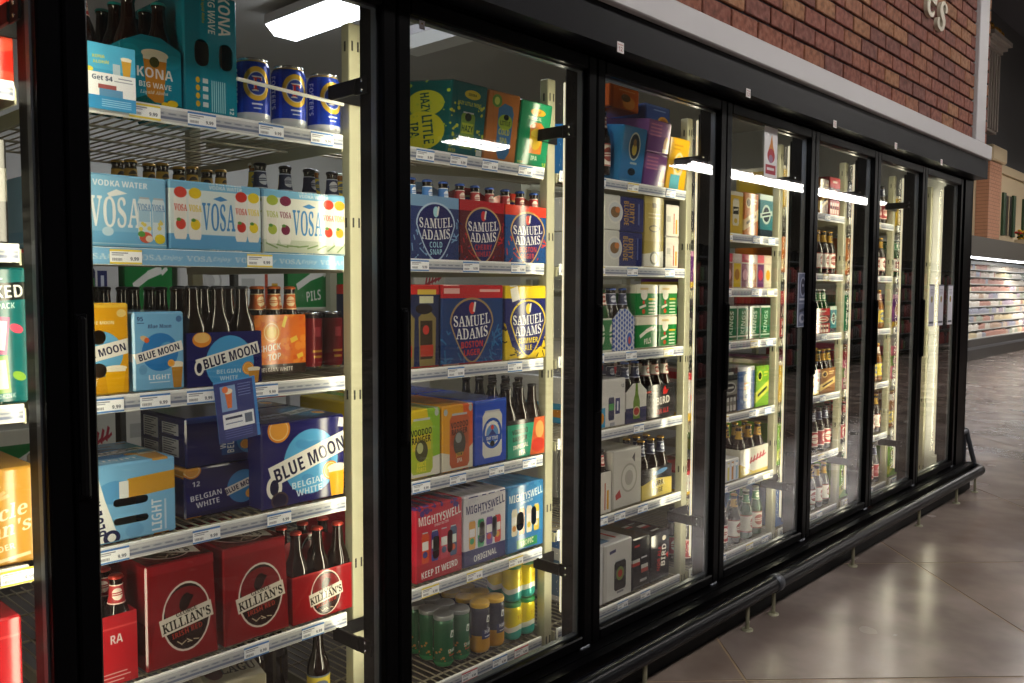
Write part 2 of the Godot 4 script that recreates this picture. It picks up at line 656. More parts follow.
	dots(26, Rect2(0, 0, 100, 78), 4, "d65a14", 9)
	slice_print(33, 28, 17)
	e(33, 28, 9, 9, "e8c050")
	rr(58, 12, 6, 18, "e8d040", 20)
	rr(76, 40, 8, 14, "e8c040", 70)
	rr(88, 66, 7, 12, "e8c040", 70)
	t("SHOCK", 30, 52, 10, "f2ead8", -6, 0.9, 0.1)
	t("TOP", 38, 66, 10, "f2ead8", -6, 0.95, 0.1)
	r(0, 78, 100, 17, "2a1c18")
	t("BELGIAN WHITE", 42, 86, 6.5, "eae4d8", 0, 0.9)
	done("orange_top")
	begin(200, 190, "78b4de")
	e(40, 34, 18, 14, "5a9fd2")
	p([0, 0, 22, 0, 30, 40, 44, 95, 16, 95, 6, 50, 0, 20], "eef0ea")
	t("BLUE MOON", 20, 46, 12, "1b2148", -98, 0.8)
	e(36, 88, 8, 9, "1b2148")
	e(36, 88, 4, 5, "eef0ea")
	p([52, 20, 100, 17, 100, 40, 52, 44], "c8962e")
	r(44, 22, 9, 24, "e8ecea")
	t("LIGHT", 80, 70, 10, "dce8f2", -90, 1.0)
	r(88, 52, 2, 38, "b8d4ea")
	e(58, 84, 9, 9, "6ca6d2")
	done("moon_light_end")
	begin(200, 140, "1b1d5c")
	r(46, 14, 54, 44, "1f4f96")
	e(86, 38, 20, 22, "3a88c8")
	t("BELGIAN", 58, 35, 9, "e6ecf2", -90, 0.8)
	t("WHITE", 48, 35, 8, "e6ecf2", -90, 0.8)
	rr(90, 30, 12, 44, "ece8de", -18)
	t("MOON", 90, 30, 7, "181a3c", 72, 0.8)
	slice_print(78, 46, 7)
	r(0, 0, 100, 8, "2c3f7c")
	done("moon_navy_turned")
	begin(120, 100, "1b1d5c")
	for q in [[8, 8, 34, 36], [8, 50, 34, 22], [50, 12, 36, 20], [50, 38, 36, 30]]:
		r(q[0], q[1], q[2], q[3], "b9bcc4")
		for k in int(q[3] / 4):
			r(q[0] + 3, q[1] + 2 + k * 4, q[2] - 8 - (k % 3) * 5, 1.4, "3a3c50")
	done("panel_text")
	begin(200, 140, "1b1d5c")
	slice_print(10, 2, 12)
	t("12", 15, 22, 7, "dfe6ee")
	e(78, 36, 22, 24, "3a88c8")
	rr(76, 34, 46, 12, "ece8de", -18)
	t("BLUE MOON", 76, 34, 7, "181a3c", -18, 0.85)
	slice_print(88, 48, 7)
	t("BELGIAN", 28, 40, 7.5, "e6ecf2", -6, 0.95)
	t("WHITE", 30, 51, 7.5, "e6ecf2", -6, 0.95)
	r(0, 62, 100, 8, "15174a")
	done("moon_navy")
	begin(260, 228, "1d1d60")
	slice_print(20, 8, 13)
	e(58, 45, 33, 34, "57a9dc")
	for q in [[48, 26, 9, 5], [66, 30, 12, 6], [54, 62, 8, 4], [78, 50, 5, 7]]:
		e(q[0], q[1], q[2], q[3], "4d9ad0", 15)
	rr(57, 41, 98, 21, "f2f0e8", -17)
	e(14, 66, 9, 12, "f2f0e8")
	e(14, 66, 5, 8, "16183c")
	t("BLUE MOON", 57, 42, 14, "12143a", -17, 0.78)
	t("BELGIAN", 55, 66, 6.5, "cfe6f4", -5, 1.1)
	t("WHITE", 55, 75, 6.5, "cfe6f4", -5, 1.1)
	slice_print(82, 58, 10)
	glass_print(79, 54, 22, 38, "e6a81a")
	e(20, 80, 10, 9, "4a3a3c")
	e(20, 80, 8, 7, "1c1838")
	rr(96, 8, 8, 10, "d8d4dc", 10)
	done("moon_fifteen")
	begin(130, 150, "c01f28")
	r(0, 20, 100, 3, "e04a48")
	t("RA", 62, 40, 14, "f0e6e0", 0, 0.95)
	e(24, 54, 5, 5, "d8a840")
	r(34, 94, 46, 2, "e8b8b0")
	r(34, 100, 52, 2, "e8b8b0")
	r(34, 106, 40, 2, "e8b8b0")
	done("red_six")
	begin(210, 300, "851016")
	r(0, 0, 100, 14, "961820")
	p([0, 80, 14, 76, 0, 143], "74090f")
	p([100, 70, 88, 74, 100, 143], "74090f")
	killian(56, 80, 34, 48, 13, -9)
	done("killian_twelve")
	begin(220, 140, "8e1218")
	r(0, 0, 100, 3, "a82a2c")
	killian(52, 32, 24, 30, 9.5, -9)
	done("killian_six")
	begin(160, 110, "781016")
	killian(50, 35, 38, 26, 12, 20)
	done("killian_top")
	# --- bay beside the first
	begin(160, 300, "0d6668")
	t("DEVIL", 50, 12, 12, "eef0ea", -4, 0.9)
	rr(62, 34, 80, 24, "101818", -4)
	t("SPIKED", 62, 34, 17, "eef0ea", -4, 0.85)
	t("VARIETY PACK", 55, 54, 8, "cfe2da", -4, 0.8)
	for k in 2:
		rr(54, 92 + k * 56, 44, 52, "a83a78" if k == 0 else "78a848", 6 - k * 10)
		rr(54, 92 + k * 56, 38, 40, "e4dcd4", 6 - k * 10)
		t("DEVIL", 52, 82 + k * 56, 8, "5a2c50" if k == 0 else "3a6a38", 6 - k * 10, 0.8)
		t("SPIKE", 52, 93 + k * 56, 8, "5a2c50" if k == 0 else "3a6a38", 6 - k * 10, 0.8)
		e(54, 108 + k * 56, 6, 8, "d8486a")
	e(86, 84, 9, 6, "e8506a", 30)
	e(88, 150, 9, 6, "8ab840", 30)
	t("READY TO DRINK", 56, 178, 6, "cfe2da", -4, 0.8)
	done("spiked_teal")
	begin(160, 180, "c49238")
	for k in 9:
		rr(46 + k * 2, 30 + sin(k) * 5, 22, 4, "dcb878", k * 20)
	t("Uncle", 62, 52, 16, "f0e4cc", -12, 0.9, 0.3, "s")
	t("John's", 62, 74, 16, "f0e4cc", -12, 0.9, 0.3, "s")
	t("CIDER", 64, 92, 7, "f0e4cc", -8, 0.9)
	rr(64, 106, 56, 4, "e4d2a8", -8)
	done("tan_cider")
	begin(140, 200, "d32a1e")
	r(0, 0, 40, 143, "e8d83a")
	dots(16, Rect2(40, 0, 60, 143), 12, "e0503a", 6)
	e(52, 110, 22, 20, "b82018")
	rr(54, 106, 30, 6, "f0d030", -8)
	rr(52, 118, 24, 4, "f0d030", -8)
	r(30, 0, 10, 143, "f0efe0")
	done("red_yellow")
	# --- second bay
	begin(190, 270, "0e5a5e")
	e(58, 22, 22, 9, "c4b428")
	t("SIERRA", 58, 22, 5, "3a4a1c")
	t("HAZY LITTLE THING", 52, 40, 7, "d0c83c", 0, 0.72)
	can_print(32, 56, 38, 72, "6f8f3a", "a8b838")
	t("HAZY", 51, 88, 12, "1d4a30", 0, 0.75)
	e(51, 66, 9, 8, "172c28")
	e(50, 112, 12, 9, "1c2c20")
	dots(18, Rect2(4, 40, 22, 90), 4, "b8c03c", 7)
	dots(18, Rect2(76, 40, 22, 90), 4, "b8c03c", 8)
	t("BEER", 14, 134, 6, "c8b83a")
	r(80, 126, 16, 12, "c8ccc0")
	done("hazy_front")
	begin(160, 230, "0d5458")
	e(58, 46, 32, 26, "b8be34")
	t("HAZY", 58, 46, 15, "0d4448", 82, 0.8)
	e(56, 100, 38, 38, "c4c22e")
	t("LITTLE", 66, 98, 17, "0d4448", 82, 0.8)
	t("IPA", 42, 100, 17, "0d4448", 82, 0.8)
	dots(40, Rect2(0, 0, 100, 143), 3.5, "a8b83a", 12)
	done("hazy_side")
	begin(190, 270, "b06e38")
	e(28, 20, 15, 13, "5c8a40")
	e(28, 20, 8, 8, "b8c860")
	p([34, 34, 52, 22, 76, 26, 82, 40, 78, 120, 66, 136, 46, 136, 36, 120], "3f6f9e")
	e(58, 60, 22, 16, "8fa838")
	t("LITTLE", 58, 62, 9, "283c2c", 0, 0.8)
	t("COLD", 57, 80, 12, "c8c040", 0, 0.8)
	t("IPA", 57, 98, 12, "c8c040", 0, 0.85)
	e(60, 50, 8, 6, "1c2824")
	done("brown_can")
	begin(190, 270, "1d8258")
	e(54, 22, 24, 8, "d8a028")
	t("JUICY", 54, 22, 5, "80401c")
	t("TROPICAL", 46, 36, 7.5, "d8e4c8", 0, 0.85)
	p([34, 52, 46, 44, 68, 44, 78, 52, 76, 112, 38, 112], "c87830")
	e(56, 80, 18, 24, "c8a428")
	e(56, 68, 18, 8, "e0c848")
	t("IPA", 56, 122, 10, "cfe4cc", 0, 0.9)
	t("12", 90, 134, 8, "d8c838")
	t("BEER", 14, 134, 5, "c8b83a")
	done("green_can")
	var six := [["sam_snap", "7fa6cc", "2a3a70", "b6cce4", "COLD", "SNAP", "a8dcea"], ["sam_cherry", "b4202a", "5a1424", "c2a070", "CHERRY", "WHEAT", "c8303a"], ["sam_lager", "d8402c", "1b4a86", "c8a260", "BOSTON", "LAGER", "d8483c"]]
	for q in six:
		begin(200, 184, q[2])
		swirls(46, Rect2(0, 20, 100, 72), 9, q[1], 21)
		swirls(30, Rect2(0, 20, 100, 72), 6, "20285a", 22)
		r(0, 0, 100, 17, q[1])
		adams(52, 50, 43, q[3], q[4], q[5], q[6])
		done(q[0])
	begin(250, 224, "1a3c74")
	swirls(60, Rect2(0, 50, 100, 40), 9, "2e6a9c", 23)
	r(0, 0, 100, 15, "c4242c")
	r(4, 4, 24, 6, "f0b8b0")
	r(60, 5, 34, 3, "f0b8b0")
	adams(48, 50, 38, "a88c60", "BOSTON", "LAGER", "d8342e")
	done("lager_twelve")
	begin(200, 220, "d2b426")
	swirls(50, Rect2(0, 44, 100, 66), 9, "3a3420", 24)
	p([0, 18, 100, 18, 100, 52, 84, 90, 50, 108, 16, 90, 0, 52], "1c2262")
	r(0, 0, 100, 19, "e2c420")
	rr(22, 13, 17, 20, "ece8dc", -14)
	adams(52, 62, 44, "d8bc30", "SUMMER", "ALE", "e8cc2c")
	done("summer_twelve")
	begin(140, 200, "1c2750")
	r(0, 0, 100, 17, "cc2c28")
	rr(72, 13, 40, 9, "e0c048", 0)
	r(56, 20, 30, 12, "d8d8b0")
	for k in 2:
		p([8 + k * 46, 56, 20 + k * 46, 46, 34 + k * 46, 46, 46 + k * 46, 58, 44 + k * 46, 140, 10 + k * 46, 140], "8a7a48")
		r(12 + k * 46, 62, 26, 66, "3a2c1c")
		r(12 + k * 46, 104, 28, 20, "b83a28")
		e(24 + k * 46, 78, 7, 8, "c83a30")
	e(66, 42, 18, 9, "241c20")
	done("lager_side")
	begin(180, 250, "d8bc1c")
	p([60, 0, 100, 0, 100, 138, 84, 138, 72, 70], "88b82c")
	p([0, 110, 100, 96, 100, 138, 0, 138], "dad6c6")
	can_print(14, 18, 62, 112, "a4b82a", "c8b420")
	t("VOODOO", 44, 46, 13, "1c2416", -3, 0.75)
	t("RANGER", 44, 61, 13, "1c2416", -3, 0.75)
	e(44, 84, 18, 22, "4a4a2a")
	e(40, 78, 9, 11, "b0b47c")
	t("JUICE", 44, 112, 9, "e8d830", -3, 0.8)
	t("FORCE", 44, 122, 8, "e8d830", -3, 0.8)
	e(88, 10, 6, 7, "b8bcb0")
	done("ranger_yellow")
	begin(180, 250, "dc9a1e")
	p([66, 0, 100, 0, 100, 100, 70, 86], "d85c2a")
	p([0, 96, 60, 110, 100, 84, 100, 138, 0, 138], "d8d2bc")
	can_print(24, 18, 62, 114, "b8562a", "a04a22")
	t("VOODOO", 55, 42, 12, "2a1812", -3, 0.75)
	t("RANGER", 55, 56, 12, "2a1812", -3, 0.75)
	e(55, 82, 19, 26, "3c3a2c")
	e(52, 70, 10, 11, "8a9088")
	t("JUICY", 55, 106, 8, "dcae30", -3, 0.8)
	t("IPA", 55, 117, 9, "e0dcc8", -3, 0.8)
	e(12, 14, 6, 7, "b0b8b4")
	e(90, 10, 6, 7, "b0b8b4")
	done("ranger_orange")
	begin(180, 240, "1a48b8")
	r(0, 0, 100, 5, "3a68d0")
	can_print(24, 22, 60, 98, "d2d2cc", "d2d2cc")
	e(54, 70, 30, 32, "2450a8")
	e(54, 70, 23, 25, "d6d6d0")
	e(54, 72, 19, 20, "5a8cc8")
	p([36, 80, 54, 62, 72, 80], "2a3a7c")
	e(54, 58, 5, 5, "c83a30")
	rr(54, 80, 58, 12, "2450a8", 0)
	t("DAY TIME", 54, 80, 7, "e8e8e2", 0, 0.8)
	t("DAY TIME", 54, 48, 8, "e8e8e2", 0, 0.7, 0.0, "b", 0.8)
	e(54, 92, 7, 6, "20242c")
	done("pale_blue")
	begin(200, 130, "178a6c")
	r(0, 0, 100, 8, "1c1c1c")
	p([70, 0, 100, 0, 100, 65, 58, 65], "c05a30")
	e(84, 22, 11, 15, "d89a58")
	e(80, 48, 18, 12, "b83424")
	t("VOODOO", 32, 20, 8, "10281e", -3, 0.85)
	t("RANGER", 32, 32, 8, "10281e", -3, 0.85)
	t("IMPERIAL", 34, 45, 7, "ece8d8", -5, 0.85, 0.15)
	t("IPA", 38, 56, 8, "ece8d8", -5, 0.9, 0.15)
	done("imperial_six")
	mighty("c02038", "b01c30", "f0ece6", "KEEP IT WEIRD", ["d8502c", "3a3a80", "c8324a", "2a3a68"], "4a2a78")
	done("swell_red")
	mighty("d4d2d6", "2a2c66", "2b2c5a", "ORIGINAL", ["d89a38", "2a9a5a", "6a4a9a", "c83a3a"], "c8c6cc")
	done("swell_white")
	mighty("2f78b0", "2a6ca8", "e8eef0", "TROPIC", ["d8d0b8", "c8843a", "e0d8c0", "d0b84a"], "3c8ac0")
	r(26, 96, 56, 15, "2f8a58")
	t("TROPIC", 54, 103, 9, "e8e2c0", -4, 0.8)
	done("swell_blue")
	begin(230, 170, "1c5a38")
	dots(30, Rect2(0, 40, 100, 34), 2.2, "a8783a", 31)
	for k in [8, 50, 92]:
		rr(k, 24, 7, 11, "d8dcd4", 8)
		rr(k, 25, 3, 6, "1c5a38", 8)
		t("SPART", k, 50, 5, "e4e8e0", 0, 0.8)
		rr(k, 57, 12, 1.4, "d83a30", 0)
	r(0, 66, 100, 8, "2a7a4a")
	done("can_green")
	begin(230, 170, "20243c")
	r(0, 46, 100, 28, "b8862a")
	for k in [8, 50, 92]:
		rr(k, 20, 7, 11, "d8dcd8", 8)
		rr(k, 21, 3, 6, "20243c", 8)
		rr(k, 44, 24, 15, "2a3460", 0)
		t("HAB", k, 40, 6, "e8e6de", 0, 0.9)
		rr(k, 48, 14, 1.6, "d8dce4", 0)
	done("can_navy")
	begin(230, 150, "dcc81e")
	p([0, 40, 15, 36, 30, 42, 50, 36, 70, 42, 85, 36, 100, 40, 100, 66, 0, 66], "dfe2d8")
	p([0, 50, 15, 46, 30, 52, 50, 46, 70, 52, 85, 46, 100, 50, 100, 66, 0, 66], "2f9a90")
	for k in [8, 50, 92]:
		t("10", k, 22, 8, "b8902a", 0, 0.9)
	done("can_yellow")
	begin(230, 150, "7e1a22")
	for k in [8, 50, 92]:
		rr(k, 22, 10, 12, "b04048", 0)
		rr(k, 46, 16, 3, "b8862a", 0)
		rr(k, 53, 13, 3, "b8862a", 0)
	r(0, 0, 100, 5, "2a2024")
	done("can_red")
	# --- third bay
	begin(120, 180, "2d7ab4")
	e(52, 52, 24, 38, "c4c8b8")
	e(52, 52, 20, 33, "20303c")
	e(52, 60, 10, 16, "d0b850")
	e(52, 42, 7, 10, "8a6a3a")
	r(40, 94, 28, 6, "b8c4c4")
	e(50, 120, 16, 10, "1c2a3a")
	r(10, 142, 80, 3, "60a0cc")
	done("blue_badge")
	begin(120, 100, "6c3c82")
	r(0, 0, 100, 40, "8c5a94")
	for k in 4:
		r(8, 10 + k * 9, 50, 4, "c07aa0")
	e(84, 62, 12, 24, "d0986a")
	r(70, 70, 28, 14, "d8c0a0")
	done("purple_fruit")
	begin(120, 170, "d8a61c")
	r(22, 18, 44, 5, "b88618")
	r(22, 28, 34, 5, "b88618")
	e(54, 74, 24, 36, "c8c4a8")
	e(54, 70, 18, 24, "e0b030")
	e(54, 76, 9, 12, "5a6a5a")
	r(20, 100, 46, 40, "5aa4b4")
	done("yellow_orange")
	begin(120, 100, "c65f1e")
	r(0, 0, 12, 84, "a84c18")
	e(64, 56, 22, 24, "d88a3a")
	e(54, 40, 16, 14, "6a4a24")
	r(30, 12, 56, 4, "e09a5a")
	done("orange_box")
	begin(120, 120, "3c5294")
	r(0, 0, 100, 10, "5068a8")
	e(70, 62, 24, 26, "d49a40")
	e(70, 56, 14, 12, "b06a2c")
	r(30, 16, 50, 4, "8aa0cc")
	done("blue_orange")
	begin(170, 98, "252c66")
	r(0, 0, 38, 58, "d6d6cc")
	e(26, 28, 19, 19, "e4e2d8")
	e(26, 28, 16, 16, "cdd2d4")
	e(26, 28, 11, 9, "7a5a38")
	e(32, 24, 6, 5, "c87838")
	t("DIRTY", 68, 28, 12, "c89a4a", 90, 0.72)
	t("BLONDE", 54, 28, 12, "c89a4a", 90, 0.62)
	r(84, 10, 4, 36, "606a9c")
	done("blonde_case")
	begin(130, 240, "a4924a")
	r(0, 0, 100, 20, "b0a058")
	r(38, 18, 24, 12, "6c5c28")
	r(20, 44, 60, 4, "c8b878")
	r(20, 54, 60, 3, "c8b878")
	e(50, 84, 26, 9, "4c4424")
	e(50, 84, 21, 6, "b0a058")
	p([0, 150, 100, 140, 100, 185, 0, 185], "d8d6c8")
	e(52, 160, 22, 18, "6a6858")
	e(52, 160, 15, 12, "d0ccb8")
	done("gold_case")
	begin(110, 120, "dedad0")
	r(0, 0, 8, 110, "484844")
	r(60, 30, 6, 70, "b84a30")
	r(74, 50, 12, 50, "d8a030")
	r(14, 40, 26, 20, "b8b8b0")
	done("white_cans")
	begin(150, 150, "d2d8e6")
	for i in 9:
		for j in 9:
			rr(4 + i * 12, 4 + j * 12 + (i % 2) * 6, 8.4, 8.4, "3a5cb0", 45)
	e(76, 74, 16, 22, "d8dce8")
	e(76, 74, 12, 17, "4a6cc0")
	e(76, 76, 6, 9, "c85a60")
	done("lozenge_six")
	begin(130, 102, "1c7c3a")
	r(0, 0, 100, 22, "e0dcc8")
	r(18, 8, 36, 5, "c8b080")
	e(36, 26, 15, 12, "e8e6da")
	e(34, 44, 5, 5, "c83a2c")
	rr(30, 54, 30, 6, "e8e6da", -12)
	r(56, 34, 34, 5, "d8b430")
	for k in 4:
		r(56, 44 + k * 8, 32, 4, "c8d4b8")
	e(34, 66, 7, 6, "c8502c")
	r(0, 75, 100, 4, "dcd8c8")
	done("pils_box")
	begin(130, 102, "1c7c3a")
	r(0, 0, 100, 20, "e0dcc8")
	rr(34, 42, 34, 9, "eceade", -24)
	rr(62, 32, 30, 10, "eceade", -14)
	rr(82, 30, 14, 6, "eceade", -30)
	t("PILS", 54, 60, 13, "eceade", -6, 0.9)
	r(0, 75, 100, 4, "dcd8c8")
	done("pils_wide")
	begin(140, 170, "d8d6d2")
	r(0, 70, 22, 52, "3a9ac8")
	e(8, 96, 10, 14, "d8902c")
	can_print(34, 44, 22, 60, "2a3054", "4a9a50")
	r(60, 50, 18, 40, "2c3468")
	r(66, 58, 6, 24, "d8dce8")
	r(40, 110, 18, 10, "a0a4ac")
	t("12", 88, 20, 8, "6a6c74")
	done("white_ipa")
	begin(140, 150, "dcdad4")
	r(0, 66, 100, 42, "282c58")
	p([42, 30, 46, 0, 54, 0, 58, 30, 66, 50, 66, 96, 34, 96, 34, 50], "6a8a34")
	e(50, 76, 17, 14, "c8b890")
	e(50, 76, 13, 10, "b03a38")
	done("green_bottle_six")
	begin(180, 126, "232324")
	p([56, 14, 62, 4, 68, 14, 76, 12, 68, 22, 56, 22], "c8302c")
	t("BIRD", 56, 34, 15, "e8e4dc", -4, 1.0)
	t("NOR ALE", 52, 56, 10, "c82c2a", -4, 0.85)
	r(0, 12, 14, 4, "d84030")
	done("black_red_six")
	begin(160, 190, "cfcdc6")
	e(56, 60, 28, 30, "aeaca6")
	e(56, 60, 24, 26, "d6d4cc")
	e(56, 60, 14, 16, "b4b2ac")
	p([10, 90, 24, 80, 30, 96, 12, 100], "b03a3a")
	p([66, 20, 76, 10, 76, 30], "54525a")
	r(0, 0, 5, 119, "b8b6b0")
	done("white_ring")
	begin(180, 120, "24252c")
	p([0, 34, 40, 24, 100, 30, 100, 67, 0, 67], "cdb858")
	e(60, 12, 24, 5, "5a8ab8", -8)
	t("DARK", 54, 36, 14, "e4dcb8", -3, 0.85)
	t("DARK", 54, 36, 11, "2a2620", -3, 0.85)
	t("EDGE", 54, 52, 10, "3a3422", -3, 0.85)
	done("dark_edge")
	begin(150, 200, "d8d6d2")
	r(0, 0, 10, 134, "c8c6c2")
	can_print(36, 44, 42, 70, "2c2c34", "50505c")
	e(57, 76, 14, 16, "7a8a4a")
	e(57, 76, 8, 9, "b83a2c")
	rr(30, 20, 22, 7, "4a4a70", -6)
	r(46, 116, 24, 5, "8a8a90")
	done("white_can_box")
	begin(130, 200, "20222e")
	r(10, 20, 30, 6, "b03a38")
	r(2, 62, 40, 10, "d0ccc4")
	r(2, 72, 40, 10, "b8342e")
	r(50, 60, 34, 5, "c8c8c8")
	r(50, 84, 40, 12, "ccc8c0")
	r(50, 96, 40, 12, "a83a38")
	r(44, 126, 40, 8, "b8b8b4")
	done("navy_stripes")
	begin(150, 200, "1d1f2a")
	t("BIRD", 68, 66, 22, "e0dcd4", -84, 0.9)
	t("NOR ALE", 44, 72, 16, "b82c2c", -84, 0.75)
	p([80, 68, 92, 60, 92, 80], "c8302c")
	e(70, 18, 10, 7, "e8e0d0")
	done("navy_turned")
	begin(90, 180, "d4d4d6")
	r(0, 0, 60, 20, "2f6ab0")
	r(66, 20, 8, 150, "c03030")
	r(0, 60, 40, 120, "5a7a9a")
	done("white_red_edge")
	# --- bays farther along: small on the picture, bold shapes only
	var far := [
		["far_yellow", "d4b02a", "e8e2cc", "3a3a30"], ["far_orange", "c8742a", "e8c890", "5a3a20"], ["far_teal", "2a7078", "b8c8b8", "20303c"],
		["far_dark", "2a2a2e", "b8b8b4", "74746c"], ["far_blue", "3a62a0", "c8ccd0", "d88a3a"], ["far_lime", "7ab02c", "d8dc50", "2a4a20"],
		["far_white", "d6d4cc", "c8343a", "d8b02a"], ["far_red", "a82a2c", "e0d4c0", "4a1418"], ["far_green", "1f7a4c", "dcdccc", "14452c"],
		["far_amber", "8a5a24", "e0c070", "3a2412"], ["far_purple", "6a2f7a", "d8a0c0", "d8b83a"], ["far_pink", "c86a80", "efe0d8", "6a8a3a"]]
	for n in far.size():
		var q: Array = far[n]
		begin(100, 140, q[1])
		match n % 4:
			0:
				r(0, 0, 100, 14, q[2])
				can_print(30, 24, 42, 88, q[2], q[3])
				e(51, 96, 10, 8, q[1])
				rr(51, 60, 30, 6, q[2], -6)
			1:
				p([0, 90, 100, 50, 100, 86, 0, 126], q[2])
				rr(50, 88, 70, 9, q[3], -22)
				e(30, 34, 18, 18, q[2])
				e(30, 34, 12, 12, q[3])
				r(58, 20, 32, 6, q[2])
				r(58, 32, 24, 4, q[2])
			2:
				r(0, 0, 100, 20, q[2])
				e(50, 66, 32, 32, q[2])
				e(50, 66, 24, 24, q[3])
				rr(50, 66, 90, 16, q[2], -8)
				rr(50, 66, 60, 6, q[3], -8)
				r(0, 116, 100, 24, q[3])
			3:
				r(0, 40, 100, 44, q[3])
				e(50, 62, 38, 17, q[2])
				e(50, 62, 33, 13, q[1])
				rr(50, 62, 48, 6, q[2], 0)
				r(30, 14, 40, 8, q[2])
				for k in 4:
					can_print(10 + k * 21, 92, 16, 42, q[2], q[3])
		done(q[0])
	begin(150, 75, "c8b8ac")
	for k in 6:
		r(2 + k * 16.5, 0, 14, 12, ["c84a5a", "d8c8c0", "b83a50", "e0d0c8", "d86a70", "d8c8b0"][k])
		r(2 + k * 16.5, 14, 14, 34, ["8a5a4a", "d8b830", "7a3a5a", "c87a4a", "6a3a6a", "d8d0b8"][k])
		e(9 + k * 16.5, 30, 5, 8, ["d8a0a0", "a87820", "d89ab0", "f0d8b0", "c83a50", "d8a020"][k])
	done("variety")
	begin(80, 150, "d8dcd0")
	r(4, 12, 92, 170, "1c6a40")
	t("KINGS", 50, 90, 34, "b8d0b8", -84, 0.9)
	r(4, 160, 92, 8, "c8d4c0")
	done("kings_green")
	begin(150, 90, "e0dccc")
	p([0, 30, 30, 44, 60, 60, 0, 60], "d8b82c")
	for k in 5:
		rr(38 + k * 11, 28 - k * 2, 5, 14, "b83a48", 24)
		rr(43 + k * 11, 30 - k * 2, 9, 3, "b83a48", -24)
	r(0, 52, 100, 8, "d8c040")
	done("script_white")
	begin(150, 90, "d8dce0")
	for k in 5:
		r(4 + k * 20, 8, 9, 48, ["d8c048", "8ab8d0", "e0d070", "c0783a", "88a8c8"][k])
		e(8 + k * 20, 16, 5, 5, "f0f0ea")
	done("script_side")
	# --- price tags, strips, cards
	var bars := [["tag_blue", "3a6fb0"], ["tag_yellow", "d8c030"], ["tag_red", "b84a50"]]
	for q in bars:
		begin(96, 44, "e4e6e8")
		r(0, 0, 100, 6, q[1])
		r(0, 40, 100, 6, q[1])
		r(6, 10, 50, 3, "6a6e78")
		r(6, 16, 36, 3, "8a8e98")
		for k in 9:
			r(8 + k * 3.4, 27, 1.6, 9, "3a3e48")
		t("9.99", 76, 29, 11, "3a4050", 0, 0.9)
		done(q[0])
	begin(200, 24, "c2c6cc")
	r(0, 0, 100, 3, "d8dadc")
	for k in 26:
		r(2 + k * 3.8, 4, 2.6, 1.4, "8f96a6")
	r(0, 7.4, 100, 2.4, "7d86a0")
	r(0, 10, 100, 2, "d8dadc")
	done("strip")
	begin(240, 20, "86c0ea")
	for k in 6:
		t("VOSA", 8 + k * 17, 4.4, 2.8, "d4e8f4", 0, 0.8, 0.0, "s")
		t("Enjoy", 16 + k * 17, 4.4, 2.0, "c8e2f4", 0, 0.9, 0.2)
	done("strip_blue")
	begin(150, 190, "3aa0cc")
	r(0, 0, 100, 50, "4ab0d8")
	t("KONA", 30, 26, 6, "e8d040", -4)
	t("ALOHA!", 34, 36, 6, "e8d040", -4)
	glass_print(72, 22, 20, 36, "d0a02c")
	r(56, 36, 14, 24, "b8ccd4")
	e(10, 52, 10, 5, "d8c83a")
	r(0, 56, 100, 44, "eceef0")
	t("Get $4", 36, 66, 9, "2a3e5c")
	r(66, 62, 26, 2, "8a90a0")
	r(58, 68, 36, 2, "a0a6b4")
	r(28, 78, 34, 8, "9a4a48")
	r(30, 86, 44, 14, "5a90b8")
	r(0, 100, 100, 27, "2e8ec4")
	for k in 4:
		r(34, 106 + k * 4, 56, 1.6, "9ccbe6")
	done("card_offer")
	begin(120, 160, "232e70")
	r(0, 0, 100, 4, "3a8acc")
	r(92, 0, 8, 134, "2f78c0")
	r(14, 12, 36, 54, "7a9ac8")
	p([24, 22, 42, 22, 38, 60, 28, 60], "d86a2a")
	e(33, 24, 10, 6, "efdcc0")
	e(26, 20, 7, 7, "e0703a")
	for k in 5:
		r(56, 12 + k * 6, 30, 1.6, "6a78b0")
	r(14, 72, 74, 32, "dfe3ea")
	r(20, 79, 40, 5, "2a3050")
	r(20, 92, 40, 2, "70789a")
	r(66, 78, 18, 20, "5a6478")
	for k in 4:
		r(16, 108 + k * 5, 66, 1.4, "5a68a8")
	done("card_navy")
	begin(60, 180, "ecebee")
	e(50, 40, 34, 16, "8a84a4")
	e(50, 48, 30, 14, "ecebee")
	p([30, 180, 44, 150, 56, 110, 66, 160, 76, 180], "d88a3a")
	e(52, 200, 28, 30, "b83a40")
	e(50, 214, 16, 18, "a07a98")
	r(12, 240, 76, 40, "b03a4a")
	r(22, 252, 56, 12, "e8dce0")
	done("sticker_tall")
	begin(60, 230, "b4bad0")
	r(8, 8, 84, 366, "5c6580")
	e(50, 100, 30, 70, "9aa0b8")
	e(50, 100, 22, 58, "2c3044")
	e(50, 90, 8, 10, "b0b4c4")
	r(18, 180, 64, 14, "c0c4d2")
	r(14, 210, 70, 10, "8e94aa")
	p([20, 260, 84, 240, 84, 262, 20, 280], "20263a")
	e(46, 320, 28, 34, "a6aabc")
	e(52, 318, 14, 18, "474e68")
	done("sticker_dark")
	begin(60, 150, "dcdce8")
	r(0, 0, 100, 10, "6a6a7c")
	e(50, 90, 16, 20, "8a8a3a")
	e(54, 96, 8, 10, "b0603a")
	for k in 4:
		r(20, 30 + k * 9, 60, 3, "8e8ea4")
	r(10, 222, 80, 12, "4a4c5a")
	done("notice")
	begin(60, 60, "e6e2e2")
	r(10, 20, 80, 10, "c89a98")
	t("12", 50, 62, 40, "b0787a")
	done("door_number")
	begin(120, 60, "3a2418")
	r(0, 0, 100, 50, "e4dcc0")
	t("LAGU", 64, 24, 16, "3a2a24", 0, 0.9, 0.0, "s")
	e(24, 26, 14, 14, "7a3a34")
	done("white_lager_top")
